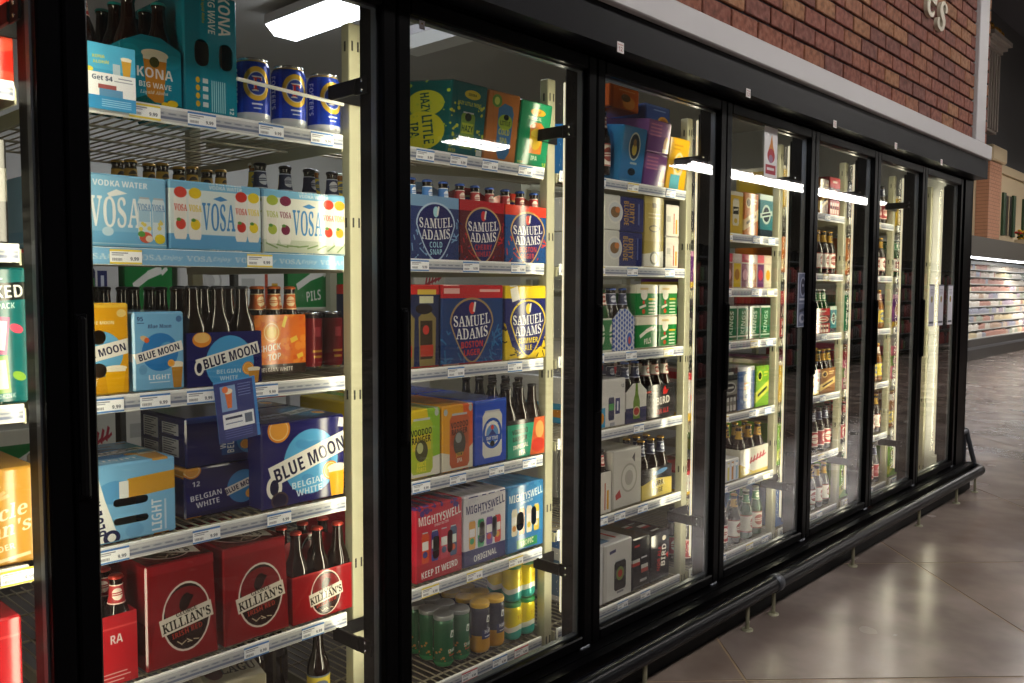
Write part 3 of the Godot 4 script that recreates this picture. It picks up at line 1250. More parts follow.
	for q in [["label_white", "dcd8cc", "8a3a30"], ["label_red", "a8282c", "e8d8c8"], ["label_blue", "3a78c0", "e8ecf0"], ["label_yellow", "d8c038", "5a6a80"], ["label_gold", "b8902c", "3a2c18"], ["label_green", "2f7a44", "e4e4d0"], ["label_navy", "20284c", "c8ccd8"], ["label_orange", "d06828", "f0d8b0"]]:
		begin(110, 60, q[1])
		for k in [0, 50, 100]:
			e(k, 26, 13, 17, q[2])
			rr(k, 26, 34, 9, q[1], -6)
			rr(k, 26, 24, 3, q[2], -6)
		r(0, 0, 100, 3, q[2])
		r(0, 51, 100, 3, q[2])
		done(q[0])
	print("print sheet used to row ", pen.y + row_h)
	var tex := ImageTexture.create_from_image(sheet)
	var m := mat("printed_card", Color(0.86, 0.86, 0.86), 0.15, 0.0, 0.42)
	m.albedo_texture = tex
	var g := mat("printed_can", Color.WHITE, 0.26, 0.25)
	g.albedo_texture = tex
	var q := mat("printed_paper", Color.WHITE, 0.6)
	q.albedo_texture = tex

# ---------------------------------------------------------------- the shop and the cooler
var posts := [-0.745, 0.03, 0.782, 1.565, 2.418, 3.232, 4.0, 4.735, 5.43]   # shelf uprights: left of bay 0, 1, ... and right of bay 7
var seam := [-0.755, 0.002, 0.757, 1.546, 2.348, 3.141, 3.9, 4.636, 5.38]       # joints between the doors

func fixed_materials() -> void:
	mat("black_metal", c("08080b"), 0.4, 0.0, 0.2)
	mat("black_frame", c("060608"), 0.3, 0.0, 0.16)
	mat("black_plastic", c("0a0a0d"), 0.45, 0.0, 0.2)
	mat("spacer_grey", c("5c6068"), 0.4, 0.6)
	mat("galvanised", c("a09e86"), 0.45, 0.3)
	mat("slot_shade", c("131313"), 0.8)  # near-black colour standing in for the shade inside the post slots
	mat("wire_coat", c("a39b84"), 0.42, 0.3)
	mat("rail_white", c("d6d8d6"), 0.35)
	mat("panel_white", c("cfd0cc"), 0.55)
	mat("panel_grey", c("a09e9a"), 0.6)
	mat("trim_white", c("c9c8cc"), 0.5)
	mat("mortar", c("2b2a33"), 0.9)
	mat("cap_gold", c("b8913c"), 0.3, 0.7)
	mat("cap_teal", c("178c88"), 0.35, 0.3)
	mat("cap_black", c("17171b"), 0.4, 0.2)
	mat("cap_red", c("b83a2c"), 0.35, 0.3)
	mat("cap_orange", c("d2682a"), 0.35, 0.3)
	mat("cap_blue", c("2a4f9a"), 0.35, 0.3)
	mat("cap_white", c("d0d2d0"), 0.35, 0.3)
	mat("brown_glass", c("150803"), 0.06, 0.0, 0.6)
	mat("green_glass", c("16401a"), 0.06, 0.0, 0.6)
	mat("clear_beer", c("7a4a14"), 0.06, 0.0, 0.6)
	mat("aluminium", c("c6c9cc"), 0.22, 0.9)
	mat("lid_silver", c("a8acac"), 0.3, 0.7)
	mat("lid_yellow", c("caa01c"), 0.4)
	mat("lid_green", c("1c7a3c"), 0.4)
	var clear := mat("guard_plastic", c("dfe0da"), 0.3)
	clear.backlight_enabled = true
	clear.backlight = Color(0.7, 0.7, 0.66)
	mat("card_inside", c("9a8a72"), 0.8)
	mat("chrome", c("c0c4c8"), 0.15, 1.0)
	mat("cream_wall", c("c3b08f"), 0.8)
	mat("letter_cream", c("cfc7b4"), 0.5)
	var g := mat("pane_glass", Color(0.5, 0.52, 0.52, 0.006), 0.015)
	g.transparency = BaseMaterial3D.TRANSPARENCY_ALPHA
	var m := mat("led_glow", c("fff6d8"), 0.4)
	m.emission_enabled = true
	m.emission = LED_COLOUR
	m.emission_energy_multiplier = 0.7
	m = mat("tube_glow", c("ffffff"), 0.4)
	m.emission_enabled = true
	m.emission = Color(0.95, 0.97, 1.0)
	m.emission_energy_multiplier = 9.0
	m = mat("shop_tube", c("ffffff"), 0.4)
	m.emission_enabled = true
	m.emission = Color(1.0, 0.98, 0.95)
	m.emission_energy_multiplier = 24.0
	# speckled dark laminate of the header
	mat("pipe_black", c("0c0e14"), 0.3, 0.0, 0.28)
	m = mat("header_stone", c("c8c8d0"), 0.4, 0.0, 0.2)
	tri(m, noise_tex(0.35, 3, [[0.0, c("0d0e13")], [0.55, c("12131a")], [0.72, c("1b1d27")], [1.0, c("2c2f3a")]], 512, 4), 1.6)
	# polished concrete
	for k in 3:
		m = mat("concrete_%d" % k, c(["ffffff", "f4f0ec", "faf6f0"][k]), 0.3, 0.0, 0.4)
		tri(m, noise_tex(0.006, 5, [[0.0, c("685b56")], [0.42, c("837771")], [0.6, c("938781")], [1.0, c("aca09a")]], 1024, 9), 0.22)
		m.roughness_texture = noise_tex(0.012, 4, [[0.0, c("8a8a8a")], [1.0, c("ffffff")]], 512, 12)
	mat("joint_brown", c("8a745a"), 0.7)
	# brick tones
	var tones := ["83493a", "8c503c", "7b453a", "925a40", "9a6746", "874c3e", "744238"]
	for k in tones.size():
		m = mat("brick_%d" % k, Color.WHITE, 0.78)
		var base := c(tones[k])
		tri(m, noise_tex(0.03, 4, [[0.0, base.darkened(0.3)], [0.5, base], [1.0, base.lightened(0.16)]], 256, 30 + k), 3.0)

func floor_and_shop() -> void:
	# concrete slabs cut on the diagonal; the joints between them are real gaps down to a brown bed
	var bed := struct("floor", box_mesh(Vector3(-8, -0.2, -12), Vector3(34, -0.0015, 13)), mats["joint_brown"])
	var ax := Vector3(1, 0, -1).normalized()
	var az := Vector3(1, 0, 1).normalized()
	var root := ax * 1.21 + az * 1.63
	var size := 1.2
	var g := 0.005
	var n := 0
	var rest := MB.new()
	for i in range(-14, 28):
		for j in range(-16, 24):
			var lo := root + ax * (i * size) + az * (j * size)
			var mid := lo + (ax + az) * size * 0.5
			if mid.x < -8.5 or mid.x > 34.5 or mid.z < -12.5 or mid.z > 13.5:
				continue
			n += 1
			var near := mid.x > 0.5 and mid.x < 14.0 and mid.z > -4.5 and mid.z < 3.0
			var mb := MB.new() if near else rest
			var top := [lo + (ax + az) * g, lo + ax * (size - g) + az * g, lo + (ax + az) * (size - g), lo + az * (size - g) + ax * g]
			mb.poly(top.duplicate(), [], mid - Vector3.UP)
			for q in 4:
				var a: Vector3 = top[q]
				var b: Vector3 = top[(q + 1) % 4]
				mb.poly([a, b, b + Vector3.DOWN * 0.0015, a + Vector3.DOWN * 0.0015], [], mid)
			if near:
				part(bed, "slab", mb.mesh(), mats["concrete_%d" % (n % 3)])
	part(bed, "far_slabs", rest.mesh(), mats["concrete_0"]).set_meta("kind", "stuff")
	struct("ceiling", box_mesh(Vector3(-8, 7.6, -12), Vector3(34, 7.8, 13)), mat("ceiling_dark", c("55545a"), 0.9))
	var w := mat("shop_wall", c("8a857c"), 0.9)
	struct("wall_back", box_mesh(Vector3(-8, 0, 12.8), Vector3(34, 7.6, 13)), w)
	struct("wall_left", box_mesh(Vector3(-8, 0, -12), Vector3(-7.8, 7.6, 12.8)), w)
	struct("wall_right", box_mesh(Vector3(33.8, 0, -12), Vector3(34, 7.6, 12.8)), w)
	struct("wall_front", box_mesh(Vector3(-7.8, 0, -12), Vector3(33.8, 7.6, -11.8)), w)

func pendant(at: Vector3, length: float, energy: float, label: String, group: String) -> void:
	var t := thing("strip_light", label, "light", at, group)
	part(t, "housing", sized(Vector3(length, 0.05, 0.5)), mats["trim_white"], Vector3(0, 0.05, 0))
	for s in [-1, 1]:
		var mb := MB.new()
		mb.bar(Vector3(-length * 0.5, 0, s * 0.2), Vector3(length * 0.5, 0, s * 0.2), 0.032, 10)
		part(t, "tube", mb.mesh(), mats["shop_tube"])
	for s in [-1, 1]:
		part(t, "end_cap", sized(Vector3(0.03, 0.08, 0.5)), mats["trim_white"], Vector3(s * (length * 0.5 + 0.015), 0.02, 0))
		var hang := MB.new()
		hang.bar(Vector3(s * length * 0.35, 0.07, 0), Vector3(s * length * 0.35, 7.6 - at.y, 0), 0.006, 6)
		part(t, "hanger", hang.mesh(), mats["black_metal"])
	area("light", Vector3(0, -0.04, 0), Vector3.DOWN, Vector3.FORWARD, Vector2(length, 0.3), energy, Color(1.0, 0.97, 0.94), t)

func shop_lights() -> void:
	for k in 4:
		pendant(Vector3(14.2 + k * 2.48, 3.6, 6.8), 2.4, SHOP_ENERGY, "long twin-tube light hung across the aisle, opposite the far cooler doors", "tube lights opposite the far doors")
	pendant(Vector3(10.3, 3.9, 9.35), 1.3, SHOP_ENERGY, "twin-tube light hung alone deep in the shop", "")
	for k in 4:
		pendant(Vector3(-1.0 + k * 4.2, 4.4, 2.8), 2.4, SHOP_ENERGY, "long twin-tube light hung above the aisle before the brick fascia", "tube lights above the aisle")
	for k in 4:
		pendant(Vector3(13.0 + k * 4.5, 4.6, -0.6), 2.4, SHOP_ENERGY * 1.5, "long twin-tube light hung before the far dairy case", "tube lights before the dairy case")

func cooler_shell() -> void:
	# insulated room behind the doors
	var w: StandardMaterial3D = mats["panel_white"]
	struct("wall_cooler_back", box_mesh(Vector3(-1.8, 0, -2.75), Vector3(5.6, 2.6, -2.65)), w)
	struct("wall_cooler_left", box_mesh(Vector3(-1.8, 0, -2.65), Vector3(-1.7, 2.6, -0.1)), w)
	struct("ceiling_cooler", box_mesh(Vector3(-1.8, 2.52, -2.65), Vector3(5.6, 2.62, 0.0)), mats["panel_grey"])
	struct("floor_cooler", box_mesh(Vector3(-1.7, 0.002, -2.65), Vector3(5.5, 0.06, -0.1)), mat("cooler_floor", c("5a5550"), 0.6))
	var rw := struct("wall_cooler_right", box_mesh(Vector3(5.5, 0, -2.65), Vector3(5.57, 2.6, -0.1)), w)
	rw.set_meta("label", "pale insulated end wall of the cooler")
	struct("wall_cooler_outside", box_mesh(Vector3(5.57, 0, -2.75), Vector3(5.6, 2.62, 0.0)), mats["black_metal"])
	struct("wall_cooler_top", box_mesh(Vector3(-1.8, 2.0, -0.1), Vector3(5.6, 2.52, -0.02)), mats["black_metal"])
	# frame
	var f := thing("cooler_surround", "black metal frame around the row of glass cooler doors", "cooler frame")
	part(f, "header", box_mesh(Vector3(-1.8, 2.032, -0.02), Vector3(5.6, 2.15, 0.08)), mats["header_stone"], Vector3.ZERO, "dark speckled header panel")
	part(f, "head_rail", box_mesh(Vector3(-1.8, 2.024, -0.1), Vector3(5.6, 2.032, 0.0)), mats["black_frame"])
	part(f, "sill", box_mesh(Vector3(-1.8, 0.1, -0.1), Vector3(5.6, 0.176, 0.03)), mats["black_frame"])
	part(f, "sill_ledge", box_mesh(Vector3(-1.8, 0.155, 0.03), Vector3(5.6, 0.172, 0.062)), mats["black_frame"])
	part(f, "kick_plate", box_mesh(Vector3(-1.8, 0.0, -0.05), Vector3(5.6, 0.155, 0.045)), mats["black_plastic"])
	for x in seam:
		part(f, "mullion", bevel_at(Vector3(x - 0.046, 0.176, -0.092), Vector3(x + 0.046, 2.025, -0.036), 0.006), mats["black_frame"])
	part(f, "jamb", box_mesh(Vector3(5.427, 0.0, -0.1), Vector3(5.6, 2.06, 0.0)), mats["black_frame"])
	for x in seam.slice(0, 8):
		one("number_tag", card_mesh(0.034, 0.032, "door_number"), mats["printed_paper"], "small white number tag stuck on the dark header above a door joint", "tag", Vector3(x + 0.004, 2.036, 0.0812), "white number tags along the header")
	# bumper pipe
	var b := thing("bumper_rail", "black round bumper pipe running along the foot of the coolers", "bumper")
	var q := MB.new()
	q.bar(Vector3(-1.8, 0.128, 0.1), Vector3(2.62, 0.128, 0.1), 0.031, 16)
	part(b, "pipe", q.mesh(), mats["pipe_black"])
	q = MB.new()
	q.bar(Vector3(2.64, 0.128, 0.1), Vector3(5.6, 0.128, 0.1), 0.031, 16)
	part(b, "pipe", q.mesh(), mats["pipe_black"])
	q = MB.new()
	q.lathe([Vector2(0.0, -0.02), Vector2(0.036, -0.02), Vector2(0.036, 0.02), Vector2(0.0, 0.02)], 16)
	part(b, "coupling", q.mesh(), mats["spacer_grey"], Vector3(2.63, 0.128, 0.1)).rotation.z = PI / 2
	q = MB.new()
	var bend := []
	for i in 7:
		var a := PI / 2 * i / 6.0
		bend.append(Vector3(5.6 + sin(a) * 0.1, 0.128, 0.1 - (1.0 - cos(a)) * 0.1))
	for i in 6:
		q.bar(bend[i], bend[i + 1], 0.031, 12)
	q.bar(Vector3(5.7, 0.128, 0.0), Vector3(5.7, 0.128, -1.2), 0.031, 12)
	var elbow := part(b, "elbow", q.mesh(), mats["pipe_black"])
	elbow.set_meta("kind", "stuff")
	for x in [0.4, 1.2, 1.7, 2.4, 2.62, 3.45, 4.4, 5.1, 5.5]:
		q = MB.new()
		q.bar(Vector3(x, 0.0, 0.1), Vector3(x, 0.11, 0.1), 0.008, 8)
		q.lathe([Vector2(0.022, 0.0), Vector2(0.022, 0.006), Vector2(0.0, 0.006)], 10, Rect2(), Vector3(x, 0, 0.1))
		part(b, "support_pin", q.mesh(), mats["galvanised"])
	var h := thing("hand_rail", "grey bent tube guard at the end corner of the coolers", "guard rail")
	q = MB.new()
	q.bar(Vector3(5.62, 0.36, -0.02), Vector3(5.72, 0.36, -0.02), 0.016, 10)
	part(h, "tube", q.mesh(), mats["spacer_grey"])
	q = MB.new()
	q.bar(Vector3(5.72, 0.37, -0.02), Vector3(5.74, 0.15, 0.03), 0.016, 10)
	part(h, "post", q.mesh(), mats["spacer_grey"])
	q = MB.new()
	q.bar(Vector3(5.79, 0.37, -0.05), Vector3(5.79, 0.0, -0.05), 0.016, 10)
	q.bar(Vector3(5.72, 0.365, -0.02), Vector3(5.79, 0.365, -0.05), 0.016, 10)
	part(h, "back_post", q.mesh(), mats["spacer_grey"])

func bevel_at(a: Vector3, b: Vector3, cut: float) -> ArrayMesh:
	var m := bevelled(b - a, cut)
	var st := SurfaceTool.new()
	st.append_from(m, 0, Transform3D(Basis(), (a + b) * 0.5))
	return st.commit()

func card_mesh(w: float, h: float, print_: String, thick := 0.0012) -> ArrayMesh:
	var key := "card %s %s %s" % [w, h, print_]
	if not meshes.has(key):
		var rect: Rect2 = uvs[print_]
		var edge := Rect2(rect.position, rect.size * 0.02)
		meshes[key] = bevelled(Vector3(w, h, thick), thick * 0.2, rect, edge, edge)
	return meshes[key]

func doors() -> void:
	var marks := ["second door along, its pane cut by the picture edge", "with sky-blue cartons on its second shelf", "with the leaning teal carton on its top shelf", "with the navy and white cases on its second shelf", "with a tall white sticker at its top", "between the tall-sticker door and the next", "just before the notice-card door", "with three notice cards at its middle"]
	marks[0] = "before the shelf with the tan cider carton"
	var y0 := 0.182
	var y1 := 2.02
	var st := 0.041
	for k in 8:
		var hw: float = (seam[k + 1] - seam[k]) * 0.5 - 0.002
		var d := thing("cooler_door_unit", "black framed glass cooler door " + marks[k], "door", Vector3((seam[k] + seam[k + 1]) * 0.5, 0, -0.034), "glass cooler doors")
		d.set_meta("kind", "thing")
		for s in [-1, 1]:
			part(d, "stile", bevel_at(Vector3(minf(s * hw, s * (hw - st)), y0, 0.0), Vector3(maxf(s * hw, s * (hw - st)), y1, 0.034), 0.004), mats["black_frame"])
		part(d, "rail", bevel_at(Vector3(-hw + st, y1 - 0.042, 0.0), Vector3(hw - st, y1, 0.034), 0.004), mats["black_frame"])
		part(d, "rail", bevel_at(Vector3(-hw + st, y0, 0.0), Vector3(hw - st, y0 + 0.036, 0.034), 0.004), mats["black_frame"])
		part(d, "glass_pane", box_mesh(Vector3(-hw + st, y0 + 0.036, 0.012), Vector3(hw - st, y1 - 0.042, 0.016)), mats["pane_glass"])
		for s in [-1, 1]:
			part(d, "spacer_bar", box_mesh(Vector3(s * (hw - st) - 0.004, y0 + 0.036, -0.008), Vector3(s * (hw - st) + 0.004, y1 - 0.042, 0.011)), mats["spacer_grey"])
		for y in [y0 + 0.036, y1 - 0.042]:
			part(d, "spacer_bar", box_mesh(Vector3(-hw + st + 0.004, y - 0.004, -0.008), Vector3(hw - st - 0.004, y + 0.004, 0.011)), mats["spacer_grey"])
		var h := part(d, "handle", bevel_at(Vector3(-hw + 0.006, 0.93, 0.034), Vector3(-hw + 0.022, 1.26, 0.05), 0.005), mats["black_plastic"])
		for y in [0.94, 1.25]:
			part(h, "handle_mount", sized(Vector3(0.022, 0.03, 0.008)), mats["black_metal"], Vector3(-hw + 0.014, y, 0.036))
		var hinge := part(d, "hinge", sized(Vector3(0.05, 0.012, 0.03)), mats["spacer_grey"], Vector3(hw - 0.03, y0 - 0.004, 0.02))
		hinge.set_meta("label", "grey pivot hinge at the foot of the door")

func led_lamps() -> void:
	for x in seam:
		var t := thing("led_strip_lamp", "slim upright LED lamp on the back of a black mullion", "lamp", Vector3(x, 0, -0.092), "upright LED lamps between the shelf bays")
		part(t, "housing", bevel_at(Vector3(-0.024, 0.24, -0.018), Vector3(0.024, 1.98, -0.0005), 0.003), mats["black_plastic"])
		for s in [-1, 1]:
			var out := Vector3(s * 0.75, 0, -0.661)
			var slab := part(t, "diffuser", sized(Vector3(0.016, 1.7, 0.004)), mats["led_glow"], Vector3(s * 0.016, 1.11, -0.026))
			slab.rotation.y = -s * 0.848
			area("light", Vector3(s * 0.021, 1.11, -0.031), out, Vector3.UP, Vector2(0.016, 1.7), LED_ENERGY, LED_COLOUR, t)

func ceiling_lamp(at: Vector3, length: float, label: String, lit := true) -> void:
	var t := thing("ceiling_fixture", label, "light", at, "cooler ceiling lamps")
	var q := MB.new()
	# a wedge-sided lens below a white pan
	q.box(Vector3(-0.085, -0.04, -length * 0.5), Vector3(0.085, 0.0, length * 0.5))
	part(t, "pan", q.mesh(), mats["trim_white"])
	q = MB.new()
	var c8 := []
	for z in [-1, 1]:
		for p4 in [[-0.08, -0.04], [0.08, -0.04], [0.055, -0.09], [-0.055, -0.09]]:
			c8.append(Vector3(p4[0], p4[1], z * (length * 0.5 - (0.0 if p4[1] > -0.05 else 0.03))))
	for fc in [[0, 1, 2, 3], [4, 5, 6, 7], [0, 1, 5, 4], [1, 2, 6, 5], [2, 3, 7, 6], [3, 0, 4, 7]]:
		q.poly([c8[fc[0]], c8[fc[1]], c8[fc[2]], c8[fc[3]]], [], Vector3(0, -0.06, 0))
	part(t, "lens", q.mesh(), mats["tube_glow"] if lit else mats["rail_white"])
	if lit:
		area("light", Vector3(0, -0.105, 0), Vector3.DOWN, Vector3.RIGHT, Vector2(length, 0.12), 1.1, Color(0.95, 0.97, 1.0), t)

func uprights() -> void:
	for k in posts.size():
		for back in 2:
			var at := Vector3(posts[k], 0.06, -0.2 if back == 0 else -1.06)
			var t := thing("shelf_upright", "slotted galvanised shelf post right behind a black door mullion" if back == 0 else "slotted galvanised shelf post at the back of the shelving", "shelf post", at, "front shelf posts" if back == 0 else "rear shelf posts")
			part(t, "post", bevel_at(Vector3(-0.019, 0, -0.034), Vector3(0.019, 1.93, 0.0), 0.002), mats["galvanised"])
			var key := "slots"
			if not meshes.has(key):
				var q := MB.new()  # no openings: thin raised boxes whose dark colour paints the shade of the slots
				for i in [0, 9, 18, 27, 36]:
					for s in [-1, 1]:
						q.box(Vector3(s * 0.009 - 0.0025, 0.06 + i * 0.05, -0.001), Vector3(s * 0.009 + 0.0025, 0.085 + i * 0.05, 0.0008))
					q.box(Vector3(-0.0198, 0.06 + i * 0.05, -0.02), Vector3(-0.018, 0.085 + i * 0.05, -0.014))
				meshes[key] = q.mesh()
			part(t, "slot_shade_marks", meshes[key], mats["slot_shade"]).set_meta("kind", "stuff")
			if back == 0 and k > 0 and k < 8:
				for y in [1.8, 0.415]:
					var b := thing("post_clip", "black %s clip tying a shelf post to the mullion" % ("upper" if y > 1.0 else "lower"), "clip", Vector3(seam[k], y, 0), "%s black post clips" % ("upper" if y > 1.0 else "lower"))
					part(b, "side_plate", bevel_at(Vector3(-0.056, -0.02, -0.098), Vector3(-0.0505, 0.02, -0.045), 0.001), mats["black_plastic"])
					var px_: float = posts[k] - seam[k]
					part(b, "arm", bevel_at(Vector3(-0.06, -0.018, -0.192), Vector3(-0.052, 0.018, -0.09), 0.001), mats["black_plastic"])
					part(b, "hook", bevel_at(Vector3(-0.06, -0.018, -0.199), Vector3(maxf(px_ + 0.02, -0.03), 0.018, -0.192), 0.001), mats["black_plastic"])
					for s in [-1, 1]:
						var sc_ := MB.new()
						sc_.lathe([Vector2(0.0045, 0.0), Vector2(0.0045, 0.0015), Vector2(0.0, 0.003)], 8)
						part(b, "screw", sc_.mesh(), mats["chrome"], Vector3(-0.0565, s * 0.011, -0.066)).rotation.z = PI / 2

var tag_spots := {
	"1/0": [[150, "tag_yellow"], [206, "tag_blue"], [274, "tag_blue"], [324, "tag_blue"]], "1/1": [[128, "tag_yellow"], [261, "tag_yellow"]],
	"1/2": [[106, "tag_blue"], [154, "tag_blue"], [200, "tag_blue"], [265, "tag_blue"]], "1/3": [[108, "tag_blue"], [203, "tag_blue"], [277, "tag_blue"]],
	"1/4": [[110, "tag_yellow"], [252, "tag_blue"], [310, "tag_blue"]], "0/3": [[12, "tag_yellow"]],
	"2/0": [[426, "tag_blue"], [459, "tag_blue"], [490, "tag_blue"], [525, "tag_blue"]], "2/1": [[420, "tag_blue"], [471, "tag_blue"], [518, "tag_blue"]],
	"2/2": [[456, "tag_blue"], [515, "tag_blue"]], "2/3": [[421, "tag_blue"], [458, "tag_blue"], [497, "tag_blue"], [530, "tag_blue"]],
	"2/4": [[430, "tag_yellow"], [475, "tag_yellow"], [517, "tag_yellow"]], "2/5": [[470, "tag_red"], [501, "tag_blue"], [523, "tag_red"]],
	"3/3": [[640, "tag_blue"]], "3/4": [[604, "tag_blue"], [622, "tag_blue"], [645, "tag_blue"]], "3/5": [[626, "tag_blue"], [649, "tag_blue"]]}

func level(bay: int, k: int) -> float:
	if bay == 4 and k == 0:
		return 1.553
	if bay == 4 and k == 1:
		return 1.318
	if bay == 3 and k == 3:
		return 0.812
	if bay == 3 and k == 4:
		return 0.502
	return LEVELS[k]
func leaning(bay: int, k: int) -> float:
	return 0.13 if k == 0 and (bay == 2 or bay == 3) else 0.0

func shelves() -> void:
	var names := ["top", "second", "third", "fourth", "fifth", "lowest"]
	var bays := ["behind the first door", "with the sky-blue cartons", "with the crest six-packs", "with the navy and white cases", "behind the tall white sticker", "past the tall-sticker bay", "before the notice-card door", "behind the three notice cards"]
	for b in 8:
		var x0: float = posts[b] + 0.03
		var x1: float = posts[b + 1] - 0.05
		if b == 7:
			x1 = 5.02
		var mid := (x0 + x1) * 0.5
		var w := x1 - x0
		var q := MB.new()
		var n := int(w / 0.026)
		for i in n + 1:
			var x := -w * 0.5 + w * i / n
			q.bar(Vector3(x, -0.006, -0.004), Vector3(x, -0.006, -0.85), 0.0022, 5)
		for i in 5:
			q.bar(Vector3(-w * 0.5, -0.011, -0.06 - i * 0.19), Vector3(w * 0.5, -0.011, -0.06 - i * 0.19), 0.0032, 5)
		var deck := q.mesh()
		for k in 6:
			var y := level(b, k) - 0.006
			var t := thing("wire_shelf", "%s wire shelf of the bay %s" % [names[k], bays[b]], "shelf", Vector3(mid, y, -0.19), "wire shelves in the coolers")
			t.rotation.x = leaning(b, k)
			part(t, "wire_deck", deck, mats["wire_coat"]).set_meta("kind", "stuff")
			var rail := part(t, "price_rail", bevel_at(Vector3(-w * 0.5, -0.03, -0.002), Vector3(w * 0.5, 0.006, 0.006), 0.0015), mats["rail_white"])
			var blue := b == 1 and k == 1
			var key := "strip %s %s" % [b, blue]
			if not meshes.has(key):
				var rect: Rect2 = uvs["strip_blue" if blue else "strip"]
				meshes[key] = bevelled(Vector3(w - 0.006, 0.026 if not blue else 0.034, 0.001), 0.0002, rect, rect, rect)
			part(rail, "strip", meshes[key], mats["printed_card"], Vector3(0, -0.013 if not blue else -0.012, 0.0068))
			for s in [-1, 1]:
				part(t, "side_arm", bevel_at(Vector3(s * (w * 0.5 + 0.004) - 0.002, -0.035, -0.85), Vector3(s * (w * 0.5 + 0.004) + 0.002, -0.004, -0.004), 0.0005), mats["galvanised"])
			var spots: Array = tag_spots.get("%d/%d" % [b, k], [])
			for s in spots:
				part(rail, "price_tag", card_mesh(0.066, 0.03, s[1]), mats["printed_paper"], Vector3(px(s[0], -0.182) - mid, -0.013, 0.0085))
			if spots.is_empty() and b > 0:
				var xs := -w * 0.5 + 0.06
				var i := 0
				while xs < w * 0.5 - 0.04:
					part(rail, "price_tag", card_mesh(0.066, 0.03, ["tag_blue", "tag_blue", "tag_yellow"][(i + b + k) % 3]), mats["printed_paper"], Vector3(xs, -0.013, 0.0085))
					xs += 0.15 + 0.05 * ((i * 7 + k * 3 + b) % 3)
					i += 1

func fascia() -> void:
	# painted frame and brick front above the doors
	var f := thing("brick_fascia", "red-brown brick front with a pale frame above the cooler doors", "brick wall")
	f.set_meta("kind", "structure")
	part(f, "backing", box_mesh(Vector3(-1.8, 2.15, -0.1), Vector3(5.55, 4.0, 0.068)), mats["mortar"], Vector3.ZERO, "dark mortar behind the bricks")
	part(f, "bottom_trim", bevel_at(Vector3(-1.8, 2.148, -0.02), Vector3(5.58, 2.236, 0.105), 0.004), mats["trim_white"], Vector3.ZERO, "pale painted board below the bricks")
	part(f, "end_trim", bevel_at(Vector3(5.235, 2.236, 0.0), Vector3(5.43, 4.0, 0.1), 0.004), mats["trim_white"], Vector3.ZERO, "pale upright board at the end of the bricks")
	var bw := 0.19
	var bh := 0.066
	var gap := 0.011
	var variants := []
	for k in 3:
		variants.append(bevelled(Vector3(bw, bh, 0.02 + k * 0.0012), 0.003))
	var half := bevelled(Vector3(0.095 - gap * 0.5, bh, 0.021), 0.003)
	rng.seed = 77
	var shape_stuff := MB.new()
	for row in 26:
		var y := 2.236 + gap + bh * 0.5 + row * (bh + gap)
		if y + bh * 0.5 > 4.0:
			break
		var shift := 0.0 if row % 2 == 0 else (bw + gap) * 0.5
		for col in 40:
			var x := 5.235 - bw * 0.5 - col * (bw + gap) + shift - 0.002
			var tone := "brick_%d" % rng.randi_range(0, 6)
			var pick := rng.randi_range(0, 2)
			if x - bw * 0.5 < -1.8:
				break
			if x + bw * 0.5 > 5.236:
				if row < 15:
					part(f, "brick", half, mats[tone], Vector3(5.235 - 0.047, y, 0.068))
				continue
			var top_in_view := 2.3 + maxf(0.0, x - 1.9) * 0.3 + 0.28
			if x < 1.55 or y > top_in_view or row > 14:
				shape_stuff.box(Vector3(x - bw * 0.5, y - bh * 0.5, 0.05), Vector3(x + bw * 0.5, y + bh * 0.5, 0.078))
				continue
			part(f, "brick", variants[pick], mats[tone], Vector3(x, y, 0.068))
	for row in 18:
		var y := 2.236 + gap + bh * 0.5 + row * (bh + gap)
		part(f, "brick", bevelled(Vector3(0.11, bh, 0.022), 0.003), mats["brick_%d" % rng.randi_range(0, 4)], Vector3(5.492, y, 0.068))
	part(f, "brickwork", shape_stuff.mesh(), mats["brick_1"]).set_meta("kind", "stuff")
	# painted script on the bricks: only its last letters come into the picture
	var s := thing("script_sign", "cream raised script letters fixed high on the brick front", "sign", Vector3.ZERO)
	for q in [["e", 4.34, 2.87, -0.12], ["s", 4.52, 2.83, -0.2]]:
		var tm := TextMesh.new()
		tm.text = q[0]
		tm.font = fonts["s"]
		tm.font_size = 64
		tm.pixel_size = 0.005
		tm.depth = 0.02
		var letter := part(s, "letter", tm, mats["letter_cream"])
		letter.transform = Transform3D(Basis(Vector3(0.9, 0, 0), Vector3(0.28, 1, 0), Vector3(0, 0, 1)).rotated(Vector3.BACK, q[3]), Vector3(q[1], q[2], 0.09))

# ---------------------------------------------------------------- packages
func carton_mesh(size: Vector3, print_: String, side := "", top := "", taper := 0.0, holes := []) -> ArrayMesh:
	var key := "carton %s %s %s %s %s %s" % [size.snapped(Vector3.ONE * 0.001), print_, side, top, taper, holes]
	if not meshes.has(key):
		var f: Rect2 = uvs[print_]
		var s: Rect2 = uvs[side] if side != "" else Rect2(f.position, Vector2(f.size.x * 0.05, f.size.y))
		var u: Rect2 = uvs[top] if top != "" else Rect2(f.position, Vector2(f.size.x, f.size.y * 0.05))
		meshes[key] = bevelled(size, 0.004, f, s, u, false, taper, holes)
	return meshes[key]

